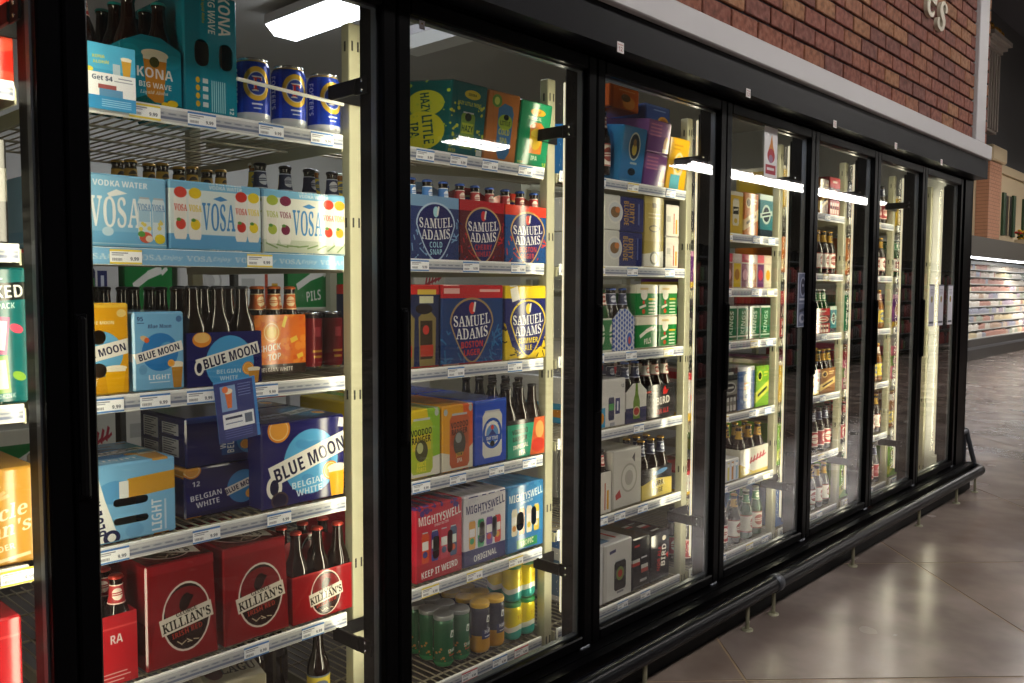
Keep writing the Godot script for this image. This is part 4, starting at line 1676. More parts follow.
# a printed carton between two pixel columns of the photograph, standing on a shelf of known height; rows stand one behind the other
func carton(print_: String, label: String, xl: float, xr: float, y: float, h: float, depth: float, o := {}) -> Node3D:
	var z: float = o.get("z", -0.205)
	var x0 := px(xl, z)
	var x1 := px(xr, z)
	return carton_at(print_, label, x0, x1, y, h, depth, o)
func carton_at(print_: String, label: String, x0: float, x1: float, y: float, h: float, depth: float, o := {}) -> Node3D:
	var z: float = o.get("z", -0.205)
	var rows: int = o.get("rows", 1)
	var mesh := carton_mesh(Vector3(x1 - x0 - 0.002, h, depth), print_, o.get("side", ""), o.get("top", ""), o.get("taper", 0.0))
	var first: Node3D
	var tilt: float = o.get("tilt", 0.0)
	for k in rows:
		var back := (depth + 0.006) * k
		var at := Vector3((x0 + x1) * 0.5, y + back * sin(tilt), z - back * cos(tilt))
		var name_: String = o.get("name", "beer_carton")
		var words := label if k == 0 else label + ", behind its twin"
		var group: String = o.get("group", "") if rows == 1 else "row of " + label.get_slice(" with", 0)
		var t: Node3D
		if o.has("holes") and k == 0:
			t = thing(name_, words, o.get("category", "carton"), at, group)
			part(t, "printed_body", carton_mesh(Vector3(x1 - x0 - 0.002, h, depth), print_, o.get("side", ""), o.get("top", ""), 0.0, o.holes), mats["printed_card"])
			for q in o.holes:
				part(t, "inner_card", box_mesh(Vector3((q[0] - 0.5) * (x1 - x0) - 0.04, q[1] * h - 0.045, -0.075), Vector3((q[0] - 0.5) * (x1 - x0) + 0.04, q[1] * h + 0.045, -0.07)), mats["card_inside"], Vector3.ZERO, "brown card seen inside the hand hole")
		else:
			t = one(name_, mesh, mats["printed_card"], words, o.get("category", "carton"), at, group)
		t.rotation = Vector3(tilt, o.get("turn", 0.0), 0)
		if k == 0:
			first = t
	return first
func board_mesh(w: float, h: float, print_: String, peak: float) -> ArrayMesh:
	# upright card panel whose top edge may rise to a peak in the middle; base at y 0, centred, front at z 0
	var key := "board %.3f %.3f %s %.3f" % [w, h, print_, peak]
	if not meshes.has(key):
		var rect: Rect2 = uvs[print_]
		var full := h + peak
		var out := [Vector2(-0.5, 0), Vector2(0.5, 0), Vector2(0.5, h), Vector2(0.16, full), Vector2(-0.16, full), Vector2(-0.5, h)] if peak > 0.001 else [Vector2(-0.5, 0), Vector2(0.5, 0), Vector2(0.5, h), Vector2(-0.5, h)]
		var q := MB.new()
		var f := []
		var b := []
		var u := []
		var ub := []
		for p2 in out:
			f.append(Vector3(p2.x * w, p2.y, 0))
			b.append(Vector3(p2.x * w, p2.y, -0.0025))
			u.append(rect.position + rect.size * Vector2(p2.x * 0.98 + 0.5, 0.99 - 0.98 * p2.y / full))
			ub.append(rect.position + rect.size * Vector2(0.5 - p2.x * 0.98, 0.99 - 0.98 * p2.y / full))
		var mid := Vector3(0, full * 0.5, -0.00125)
		for i in out.size():
			var j: int = (i + 1) % out.size()
			q.poly([f[i], f[j], b[j], b[i]], [u[i], u[j], u[j], u[i]], mid)
		q.poly(f.duplicate(), u.duplicate(), mid)
		q.poly(b.duplicate(), ub.duplicate(), mid)
		meshes[key] = q.mesh()
	return meshes[key]

# ---------------------------------------------------------------- bottles and cans
func bottle_mesh(big := false) -> ArrayMesh:
	var key := "bottle %s" % big
	if not meshes.has(key):
		var q := MB.new()
		var pr := [Vector2(0.0, 0.002), Vector2(0.026, 0.0), Vector2(0.0305, 0.004), Vector2(0.0308, 0.02), Vector2(0.0308, 0.118), Vector2(0.0295, 0.132), Vector2(0.0245, 0.148), Vector2(0.0175, 0.166), Vector2(0.0148, 0.182), Vector2(0.0135, 0.205), Vector2(0.013, 0.213), Vector2(0.0143, 0.2145), Vector2(0.0143, 0.2195), Vector2(0.0125, 0.221), Vector2(0.0125, 0.224)]
		q.lathe(pr, 16)
		meshes[key] = q.mesh()
	return meshes[key]
func cap_mesh() -> ArrayMesh:
	if not meshes.has("cap"):
		var q := MB.new()
		q.lathe([Vector2(0.0158, 0.0), Vector2(0.0155, 0.0035), Vector2(0.0138, 0.0062), Vector2(0.0095, 0.0075), Vector2(0.0, 0.0078)], 14)
		meshes["cap"] = q.mesh()
	return meshes["cap"]
func band_mesh(print_: String, neck: bool) -> ArrayMesh:
	var key := "band %s %s" % [print_, neck]
	if not meshes.has(key):
		var q := MB.new()
		if neck:
			q.lathe([Vector2(0.0188, 0.1645), Vector2(0.0155, 0.182), Vector2(0.0141, 0.206)], 16, uvs[print_])
		else:
			q.lathe([Vector2(0.0312, 0.03), Vector2(0.0312, 0.11)], 16, uvs[print_])
		meshes[key] = q.mesh()
	return meshes[key]
# look: [glass, cap, neck label or "", body label or ""]
func bottle(look: Array, at: Vector3, label: String, group: String, small := false) -> Node3D:
	var key := "proto %s %s" % [look, small]
	var t: Node3D
	if not meshes.has(key):
		t = thing("beer_bottle", label, "bottle", at, group)
		part(t, "glass", bottle_mesh(), mats[look[0]])
		part(t, "cap", cap_mesh(), mats[look[1]], Vector3(0, 0.2185, 0))
		if look[2] != "":
			part(t, "neck_label", band_mesh(look[2], true), mats["printed_paper"])
		if look[3] != "" and not small:
			part(t, "body_label", band_mesh(look[3], false), mats["printed_paper"])
		meshes[key] = t
	else:
		t = (meshes[key] as Node3D).duplicate()
		t.name = numbered("beer_bottle")
		add_child(t)
		t.position = at
		tag(t, label, "bottle", group)
	t.scale = Vector3.ONE
	t.rotation.y = rng.randf_range(-0.5, 0.5)
	return t
func can(print_: String, at: Vector3, rad: float, h: float, label: String, group: String, turn := 0.0) -> Node3D:
	var key := "can %s %.3f %.3f" % [print_, rad, h]
	var t: Node3D
	if not meshes.has(key):
		t = thing("beer_can", label, "can", at, group)
		var q := MB.new()
		q.lathe([Vector2(rad * 0.86, 0.006), Vector2(rad * 0.97, 0.012), Vector2(rad, 0.018), Vector2(rad, h - 0.022), Vector2(rad * 0.97, h - 0.015), Vector2(rad * 0.86, h - 0.006)], 22, uvs[print_])
		part(t, "printed_body", q.mesh(), mats["printed_can"])
		q = MB.new()
		q.lathe([Vector2(0, 0.004), Vector2(rad * 0.7, 0.004), Vector2(rad * 0.76, 0.0), Vector2(rad * 0.86, 0.0065)], 22)
		part(t, "base", q.mesh(), mats["aluminium"])
		q = MB.new()
		q.lathe([Vector2(rad * 0.86, h - 0.0065), Vector2(rad * 0.885, h - 0.002), Vector2(rad * 0.86, h), Vector2(rad * 0.8, h - 0.004), Vector2(0, h - 0.004)], 22)
		part(t, "lid", q.mesh(), mats["aluminium"])
		part(t, "pull_tab", sized(Vector3(0.012, 0.0012, 0.02)), mats["aluminium"], Vector3(0, h - 0.002, 0.004))
		meshes[key] = t
	else:
		t = (meshes[key] as Node3D).duplicate()
		t.name = numbered("beer_can")
		add_child(t)
		t.position = at
		tag(t, label, "can", group)
	t.rotation.y = turn
	return t
func topper(at: Vector3, rad: float, lid: String, label: String, group: String) -> void:
	# plastic four-pack holder snapped over four can tops; at is the middle of the four, at can-top height
	var key := "topper %s %s" % [lid, rad]
	if not meshes.has(key):
		var q := MB.new()
		for s in [[-1, -1], [1, -1], [1, 1], [-1, 1]]:
			q.lathe([Vector2(rad * 0.93, -0.012), Vector2(rad * 0.95, -0.002), Vector2(rad * 0.9, 0.002), Vector2(rad * 0.55, 0.0), Vector2(0, 0.0)], 16, Rect2(), Vector3(s[0] * rad, 0, s[1] * rad))
		q.box(Vector3(-rad, -0.003, -rad * 1.2), Vector3(rad, -0.0005, rad * 1.2))
		meshes[key] = q.mesh()
	one("can_holder", meshes[key], mats[lid], label, "can holder", at, group)

# open card carrier with bottles; cols across, deep front to back
func six_pack(print_: String, label: String, xl: float, xr: float, y: float, h: float, o := {}) -> void:
	var z: float = o.get("z", -0.205)
	six_pack_at(print_, label, px(xl, z), px(xr, z), y, h, o)
func six_pack_at(print_: String, label: String, x0: float, x1: float, y: float, h: float, o := {}) -> void:
	var z: float = o.get("z", -0.205)
	var cols: int = o.get("cols", 3)
	var deep: int = o.get("deep", 2)
	var w := x1 - x0 - 0.003
	var d: float = o.get("d", deep * 0.064 + 0.006)
	var t := thing("bottle_carrier", label, "carrier", Vector3((x0 + x1) * 0.5, y, z), o.get("group", ""))
	var peak: float = o.get("peak", 0.0)
	part(t, "front_panel", board_mesh(w, h, print_, peak), mats["printed_card"])
	part(t, "back_panel", board_mesh(w, h, print_, peak), mats["printed_card"], Vector3(0, 0, -d + 0.003))
	var edge: Rect2 = uvs[print_]
	var key := "side %.3f %.3f %s" % [d, h, print_]
	if not meshes.has(key):
		var strip := Rect2(edge.position, Vector2(edge.size.x * 0.05, edge.size.y))
		meshes[key] = bevelled(Vector3(0.0025, h, d - 0.006), 0.0004, strip, strip, strip, false)
	for s in [-1, 1]:
		part(t, "side_panel", meshes[key], mats["printed_card"], Vector3(s * (w * 0.5 - 0.0013), 0, -0.003))
	var handle: float = o.get("handle", 0.0)
	if handle > 0.0:
		part(t, "handle", board_mesh(w * 0.86, handle, print_, 0.02), mats["printed_card"], Vector3(0, 0.005, -d * 0.5), "card carrying handle between the bottles")
	var look: Array = o.get("look", ["brown_glass", "cap_gold", "", ""])
	var said: String = o.get("bottle", "dark beer bottle standing in the " + label.get_slice(" with", 0))
	for i in cols:
		for j in deep:
			var bx := -w * 0.5 + w * (i + 0.5) / cols
			var bz := -d * (j + 0.5) / deep
			bottle(look, Vector3((x0 + x1) * 0.5 + bx, y + 0.003, z + bz), said, "bottles in the " + label.get_slice(" with", 0), true)
# loose bottles in rows
func loose(look: Array, label: String, x0: float, x1: float, y: float, z: float, deep: int, o := {}) -> void:
	var big: float = o.get("big", 1.0)
	var n := maxi(1, int((x1 - x0) / (0.066 * big)))
	for i in n:
		for j in deep:
			var t := bottle(look, Vector3(x0 + (x1 - x0) * (i + 0.5) / n, y, z - 0.033 * big - j * 0.066 * big), label, label.get_slice(" on ", 0).get_slice(" behind", 0) + "s", o.get("small", false))
			t.scale = Vector3.ONE * big

func first_bays() -> void:
	var L := LEVELS
	# bay 0, mostly cut by the picture edge
	carton_at("red_yellow", "red carton with a yellow band and pale stripe on a top shelf", -0.3, -0.012, L[0], 0.235, 0.3)
	carton_at("far_dark", "dark grey carton with a pale disc on the shelf below the red carton", -0.3, -0.03, L[1], 0.2, 0.3)
	carton_at("spiked_teal", "teal seltzer carton with two tilted cans and block lettering", -0.145, -0.003, L[2], 0.262, 0.3)
	carton_at("tan_cider", "tan cider carton with white script lettering", -0.18, 0.006, L[3], 0.19, 0.26, {"rows": 2})
	carton_at("red_six", "plain red carton low down below the tan cider carton", -0.25, -0.03, L[4], 0.205, 0.26)
	# bay 1, top shelf
	bottle(["brown_glass", "cap_black", "label_red", "label_orange"], Vector3(0.122, L[0], -0.24), "brown bottle with red and orange labels behind the offer card", "")
	bottle(["brown_glass", "cap_black", "label_red", "label_orange"], Vector3(0.118, L[0], -0.31), "brown bottle with red and orange labels, second behind the offer card", "")
	carton("far_yellow", "pale carton half hidden behind the offer card", 82, 108, L[0], 0.1, 0.03, {"z": -0.2})
	six_pack("kona_six", "teal bottle carrier with an amber beer glass print and peaked front", 126, 187, L[0], 0.124, {"cols": 2, "deep": 3, "peak": 0.022, "look": ["brown_glass", "cap_teal", "", ""], "bottle": "brown bottle with teal cap in the teal carrier"})
	carton("kona_twelve", "tall teal carton standing on end with two hand holes", 188.5, 242, L[0], 0.268, 0.24, {"holes": [[0.33, 0.5, 0.26, 0.22], [0.78, 0.5, 0.26, 0.22]]})
	var cx := [256.0, 291.5, 326.0]
	for k in 3:
		var r_: float = [0.041, 0.043, 0.042][k]
		can("blue_can", Vector3(px(cx[k], -0.245), L[0], -0.245), r_, 0.152, ["large blue can with gold ring next to the tall teal carton", "large blue can with gold ring between its two twins", "large blue can with gold ring next to the shelf post"][k], "large blue cans on the top shelf", -0.25 + 0.12 * k)
	var wire := MB.new()
	wire.bar(Vector3(px(241, -0.194), L[0] + 0.09, -0.194), Vector3(px(345, -0.194), L[0] + 0.078, -0.194), 0.0045, 8)
	one("shelf_guard", wire.mesh(), mats["guard_plastic"], "pale thin guard wire across the large blue cans", "guard wire")
	one("offer_card", card_mesh(0.104, 0.13, "card_offer"), mats["printed_paper"], "blue and white offer card clipped to the top shelf edge", "card", Vector3(px(116, -0.175), L[0] + 0.036, -0.174))
	# second shelf
	carton("water_blue", "sky-blue carton with large white lettering, in the row of three", 55, 170, L[1], 0.152, 0.27, {"name": "can_carton"})
	carton("water_fruit_0", "pale blue carton with printed fruit cans and blue lettering, middle of three", 171, 263.5, L[1], 0.154, 0.27, {"name": "can_carton"})
	carton("water_fruit_1", "cream carton with printed fruit cans and blue lettering beside the shelf post", 264, 347, L[1], 0.154, 0.27, {"name": "can_carton"})
	rng.seed = 5
	loose(["brown_glass", "cap_gold", "label_gold", ""], "bottle with gold foil neck behind the sky-blue cartons", 0.3, 0.62, L[1], -0.49, 1, {"small": true, "big": 1.03})
	loose(["brown_glass", "cap_gold", "label_gold", ""], "bottle with gold foil neck in the second rank behind the sky-blue cartons", 0.3, 0.62, L[1], -0.565, 1, {"small": true, "big": 1.06})
	loose(["brown_glass", "cap_black", "label_navy", ""], "dark bottle with black cap behind the cream fruit carton", 0.66, 0.98, L[1], -0.49, 1, {"small": true, "big": 1.17})
	loose(["clear_beer", "cap_white", "label_yellow", ""], "yellow bottle with white cap behind the cream fruit carton", 0.7, 1.1, L[1], -0.6, 1, {"small": true, "big": 1.24})
	# third shelf
	carton("moon_mango", "yellow carton with blue disc and slanted white banner", 66, 129.5, L[2], 0.192, 0.25, {"holes": [[0.5, 0.63, 0.24, 0.16], [0.5, 0.27, 0.24, 0.16]]})
	carton("moon_light", "light blue upright carton with blue disc and slanted banner", 132.5, 184.5, L[2], 0.172, 0.25)
	six_pack("moon_six", "navy bottle carrier with blue disc and slanted white banner", 186, 262, L[2], 0.123, {"look": ["brown_glass", "cap_black", "", ""], "bottle": "plain brown bottle in the navy carrier"})
	six_pack("orange_top", "orange bottle carrier with fruit slice print and white lettering", 254, 306, L[2], 0.155, {"z": -0.33, "cols": 3, "d": 0.14, "look": ["brown_glass", "cap_orange", "label_orange", ""], "bottle": "brown bottle with orange cap and neck in the orange carrier"})
	for i in 2:
		for j in 3:
			can("can_red", Vector3(0.79 + i * 0.068, L[2], -0.42 - j * 0.07), 0.032, 0.158, "tall dark red can at the back beside the orange carrier", "tall dark red cans")
	loose(["brown_glass", "cap_black", "", ""], "dark bottle with black cap behind the yellow and light blue cartons", 0.16, 0.58, L[2], -0.48, 2, {"small": true})
	one("shelf_card", card_mesh(0.104, 0.142, "card_navy"), mats["printed_paper"], "navy card with beer glass hanging from the third shelf edge", "card", Vector3(px(236, -0.178), L[2] - 0.056, -0.177)).rotation.z = 0.1
	# fourth shelf
	carton("moon_light_end", "light blue carton lying with turned lettering and two hand holes", 66, 173, L[3], 0.168, 0.26, {"holes": [[0.55, 0.5, 0.34, 0.1], [0.55, 0.26, 0.34, 0.09]], "top": "moon_light"})
	carton("moon_navy", "navy carton with small banner, underneath another navy carton", 181, 257, L[3], 0.118, 0.24, {"z": -0.265})
	carton("moon_navy_turned", "navy carton with turned lettering stacked on another navy carton", 183, 260, L[3] + 0.119, 0.118, 0.24, {"z": -0.268, "side": "panel_text"})
	carton("moon_fifteen", "large navy carton with big blue disc and slanted white banner", 259.5, 344, L[3], 0.213, 0.25, {"top": "moon_navy", "rows": 2})
	# fifth shelf
	six_pack("red_six", "bright red bottle carrier with white lettering", 72, 131, L[4], 0.152, {"look": ["brown_glass", "cap_red", "label_red", ""], "bottle": "brown bottle with red cap in the bright red carrier", "cols": 2, "deep": 2})
	carton("killian_twelve", "dark red carton with oval crest beside the bright red carrier", 139, 214, L[4], 0.236, 0.25, {"taper": 0.05, "top": "killian_top", "rows": 2})
	carton("killian_twelve", "dark red carton with oval crest beside the low dark red carrier", 219, 287, L[4], 0.234, 0.25, {"taper": 0.05, "top": "killian_top", "rows": 2})
	six_pack("killian_six", "low dark red bottle carrier with oval crest", 289, 354, L[4], 0.122, {"look": ["brown_glass", "cap_red", "", ""], "bottle": "brown bottle with red and white cap in the low dark red carrier", "handle": 0.18})
	# lowest shelf, seen from above
	carton_at("white_lager_top", "white carton with dark lettering on the lowest shelf", 0.4, 0.555, L[5], 0.168, 0.14, {"z": -0.3, "top": "white_lager_top", "turn": -0.25})
	carton_at("far_blue", "blue carton on the lowest shelf beside the white carton", 0.15, 0.37, L[5], 0.14, 0.2, {"z": -0.26})
	loose(["brown_glass", "cap_black", "", ""], "dark bottle on the lowest shelf below the red carrier", 0.585, 0.72, L[5], -0.42, 2)
	bottle(["brown_glass", "cap_black", "", "label_yellow"], Vector3(0.72, L[5], -0.3), "single bottle with yellow and white label at the lowest shelf end", "")

func second_bay() -> void:
	var L := LEVELS
	var up := {"tilt": 0.13, "name": "can_carton"}
	carton("hazy_front", "leaning teal carton with yellow lettering and printed green can", 446, 482, L[0], 0.208, 0.26, {"tilt": 0.13, "side": "hazy_side"})
	carton("brown_can", "leaning brown carton with printed blue can", 482, 514, L[0], 0.206, 0.26, up)
	carton("green_can", "leaning green carton with printed orange can and brown side", 514, 545, L[0], 0.2, 0.26, {"tilt": 0.15, "side": "far_amber"})
	six_pack("sam_snap", "pale blue bottle carrier with dark crest", 410, 459, L[1], 0.18, {"look": ["brown_glass", "cap_blue", "label_blue", ""], "bottle": "brown bottle with navy cap in the pale blue carrier", "handle": 0.2})
	six_pack("sam_cherry", "dark red bottle carrier with dark crest", 459.5, 504, L[1], 0.18, {"look": ["brown_glass", "cap_blue", "label_red", ""], "bottle": "brown bottle with red neck in the dark red carrier", "handle": 0.2})
	six_pack("sam_lager", "blue bottle carrier with orange-red top and dark crest", 504.5, 547.5, L[1], 0.18, {"look": ["brown_glass", "cap_blue", "label_red", ""], "bottle": "brown bottle with navy cap in the orange-topped carrier", "handle": 0.2})
	carton("lager_twelve", "blue crest carton with red top band", 441, 503.5, L[2], 0.236, 0.26, {"side": "lager_side", "rows": 1})
	carton("summer_twelve", "yellow and navy crest carton", 504.5, 549, L[2], 0.235, 0.26)
	carton("lager_side", "navy carton with printed bottles and red top band", 392, 440, L[2], 0.236, 0.26)
	carton("ranger_yellow", "yellow and green carton with printed can", 405, 441, L[3], 0.198, 0.26, {"rows": 2})
	carton("ranger_orange", "orange carton with printed can", 441.5, 474, L[3], 0.198, 0.26, {"rows": 2})
	carton("pale_blue", "bright blue carton with printed white can", 474.5, 507.5, L[3], 0.2, 0.27, {"rows": 2})
	six_pack("imperial_six", "green bottle carrier with orange corner", 508, 546, L[3], 0.122, {"look": ["brown_glass", "cap_black", "", ""], "bottle": "brown bottle in the green carrier"})
	loose(["brown_glass", "cap_black", "", "label_navy"], "dark bottle behind the green carrier", 1.5, 1.7, L[3], -0.4, 3, {"small": true})
	carton("swell_red", "red seltzer carton with printed row of cans", 415, 463, L[4], 0.224, 0.27, {"holes": [[0.42, 0.42, 0.13, 0.3], [0.72, 0.45, 0.11, 0.3]], "rows": 2})
	carton("swell_white", "white and navy seltzer carton with printed row of cans", 463.5, 507, L[4], 0.221, 0.27, {"holes": [[0.42, 0.45, 0.13, 0.3], [0.72, 0.48, 0.11, 0.3]], "rows": 2})
	carton("swell_blue", "blue seltzer carton with printed row of cans", 507.5, 545, L[4], 0.219, 0.27, {"holes": [[0.35, 0.45, 0.2, 0.28], [0.72, 0.48, 0.14, 0.28]], "rows": 2})
	# cans in four-pack holders on the lowest shelf
	var r_ := 0.0335
	var step := r_ * 2.0
	var gx := at_y(451, 668, L[5])
	for i in 2:
		for j in 4:
			can("can_green", gx + Vector3(i * step, 0, -r_ - j * step), r_ - 0.0006, 0.158, "tall dark green can under a grey four-pack holder", "dark green cans", 0.2)
	for j in 2:
		topper(gx + Vector3(step * 0.5, 0.16, -r_ - step * 0.5 - j * step * 2.0), r_, "lid_silver", "grey plastic holder over four dark green cans", "grey can holders")
	var gy := at_y(487, 654, L[5])
	for i in 2:
		for j in 4:
			can("can_navy", gy + Vector3(i * step, 0, -r_ - j * step), r_ - 0.0006, 0.158, "tall navy and gold can under a yellow four-pack holder", "navy and gold cans", 0.2)
	for j in 2:
		topper(gy + Vector3(step * 0.5, 0.16, -r_ - step * 0.5 - j * step * 2.0), r_, "lid_yellow", "yellow plastic holder over four navy and gold cans", "yellow can holders")
	var gz := at_y(519, 641, L[5])
	for tier in 2:
		for i in 2:
			for j in 2:
				can("can_yellow", gz + Vector3(i * step * 0.98, tier * 0.127, -r_ - j * step), r_ - 0.0006, 0.122, "yellow and teal can in the %s layer of a stack" % ["lower", "upper"][tier], "stacked yellow and teal cans", 0.1)
		topper(gz + Vector3(step * 0.5, tier * 0.127 + 0.1245, -r_ - step * 0.5), r_, "lid_green", "green plastic holder over yellow cans in the %s layer" % ["lower", "upper"][tier], "green can holders")

func third_bay() -> void:
	var b := 3
	var y := level(b, 0)
	loose(["brown_glass", "cap_black", "label_white", "label_white"], "dark bottle with white labels next to the leaning blue carton", 1.86, 1.93, y + 0.018, -0.21, 2)
	carton("blue_badge", "leaning blue carton with dark oval badge", 616, 639.5, y, 0.2, 0.24, {"tilt": 0.13, "rows": 2})
	carton("purple_fruit", "purple carton below its twin", 640, 662, y, 0.124, 0.24, {"tilt": 0.13, "rows": 2})
	var up := carton("purple_fruit", "purple carton stacked on its twin", 640, 662, y, 0.118, 0.24, {"tilt": 0.13})
	up.position += Vector3(0, 0.125 * cos(0.13), 0.125 * sin(0.13))
	carton("yellow_orange", "leaning yellow carton with printed can", 662, 682, y, 0.198, 0.24, {"tilt": 0.13, "rows": 2})
	carton("orange_box", "orange carton lying on top of the purple and blue cartons", 607, 636, y + 0.287, 0.085, 0.2, {"z": -0.29})
	carton("blue_orange", "blue carton with orange disc lying on the yellow carton", 643, 667, y + 0.232, 0.11, 0.2, {"z": -0.3})
	y = level(b, 1)
	carton("blonde_case", "lower navy and white case with turned lettering", 603, 641.5, y, 0.128, 0.26)
	carton("blonde_case", "upper navy and white case with turned lettering", 603, 642.5, y + 0.129, 0.126, 0.26)
	carton("gold_case", "tall gold case with white foot", 642.5, 662.5, y, 0.27, 0.26)
	for k in 2:
		carton("white_cans", "%s white can case beside the gold case" % ["lower", "upper"][k], 663, 677.5, y + k * 0.124, 0.123, 0.26)
	y = level(b, 2)
	six_pack("label_green", "green bottle carrier at the edge of the door frame", 592, 612, y, 0.12, {"look": ["green_glass", "cap_black", "label_white", ""], "bottle": "green bottle with white neck label"})
	six_pack("lozenge_six", "blue and white lozenge bottle carrier", 613, 634.5, y, 0.118, {"cols": 2, "deep": 3, "peak": 0.035, "look": ["brown_glass", "cap_blue", "label_navy", ""], "bottle": "brown bottle with blue neck in the lozenge carrier"})
	for k in 2:
		carton("pils_wide" if k == 0 else "pils_box", "%s green carton with white top next to the lozenge carrier" % ["lower", "upper"][k], 635.5, 657.5, y + k * 0.122, 0.121, 0.26, {"rows": 1})
		carton("pils_box", "%s green carton with white top next to the shelf post" % ["lower", "upper"][k], 658, 677, y + k * 0.122, 0.121, 0.26)
	y = level(b, 3)
	carton("white_ipa", "white carton with small printed navy can", 600, 626.5, y, 0.176, 0.26, {"rows": 2})
	six_pack("green_bottle_six", "white and navy carrier with printed green bottle", 627, 647.5, y, 0.118, {"cols": 2, "deep": 3, "peak": 0.03, "look": ["brown_glass", "cap_blue", "label_navy", ""], "bottle": "brown bottle with navy neck in the white and navy carrier"})
	six_pack("black_red_six", "black bottle carrier with white and red lettering", 648, 676, y, 0.132, {"look": ["brown_glass", "cap_black", "label_white", ""], "bottle": "dark bottle in the black carrier"})
	y = level(b, 4)
	six_pack("white_cans", "white bottle carrier beside the white ring carton", 596, 613, y, 0.15, {"cols": 2, "deep": 2, "look": ["brown_glass", "cap_black", "label_red", ""], "bottle": "brown bottle with red neck in the white carrier"})
	carton("white_ring", "white carton with grey ring emblem", 614, 643.5, y, 0.216, 0.26, {"rows": 2})
	six_pack("dark_edge", "black and yellow bottle carrier", 644, 674, y, 0.118, {"look": ["brown_glass", "cap_gold", "label_navy", ""], "bottle": "dark bottle with gold cap in the black and yellow carrier"})
	y = level(b, 5)
	carton("white_red_edge", "white carton with blue top and red edge", 590, 606, y, 0.222, 0.26)
	carton("white_can_box", "white carton with printed black can", 606.5, 635, y, 0.216, 0.26, {"rows": 2, "top": "white_red_edge"})
	carton("navy_stripes", "navy carton with red and white bars", 635.5, 653, y, 0.2, 0.26, {"rows": 2})
	carton("navy_turned", "navy carton with turned white and red lettering", 653.5, 673, y, 0.19, 0.26, {"rows": 2, "top": "navy_stripes"})

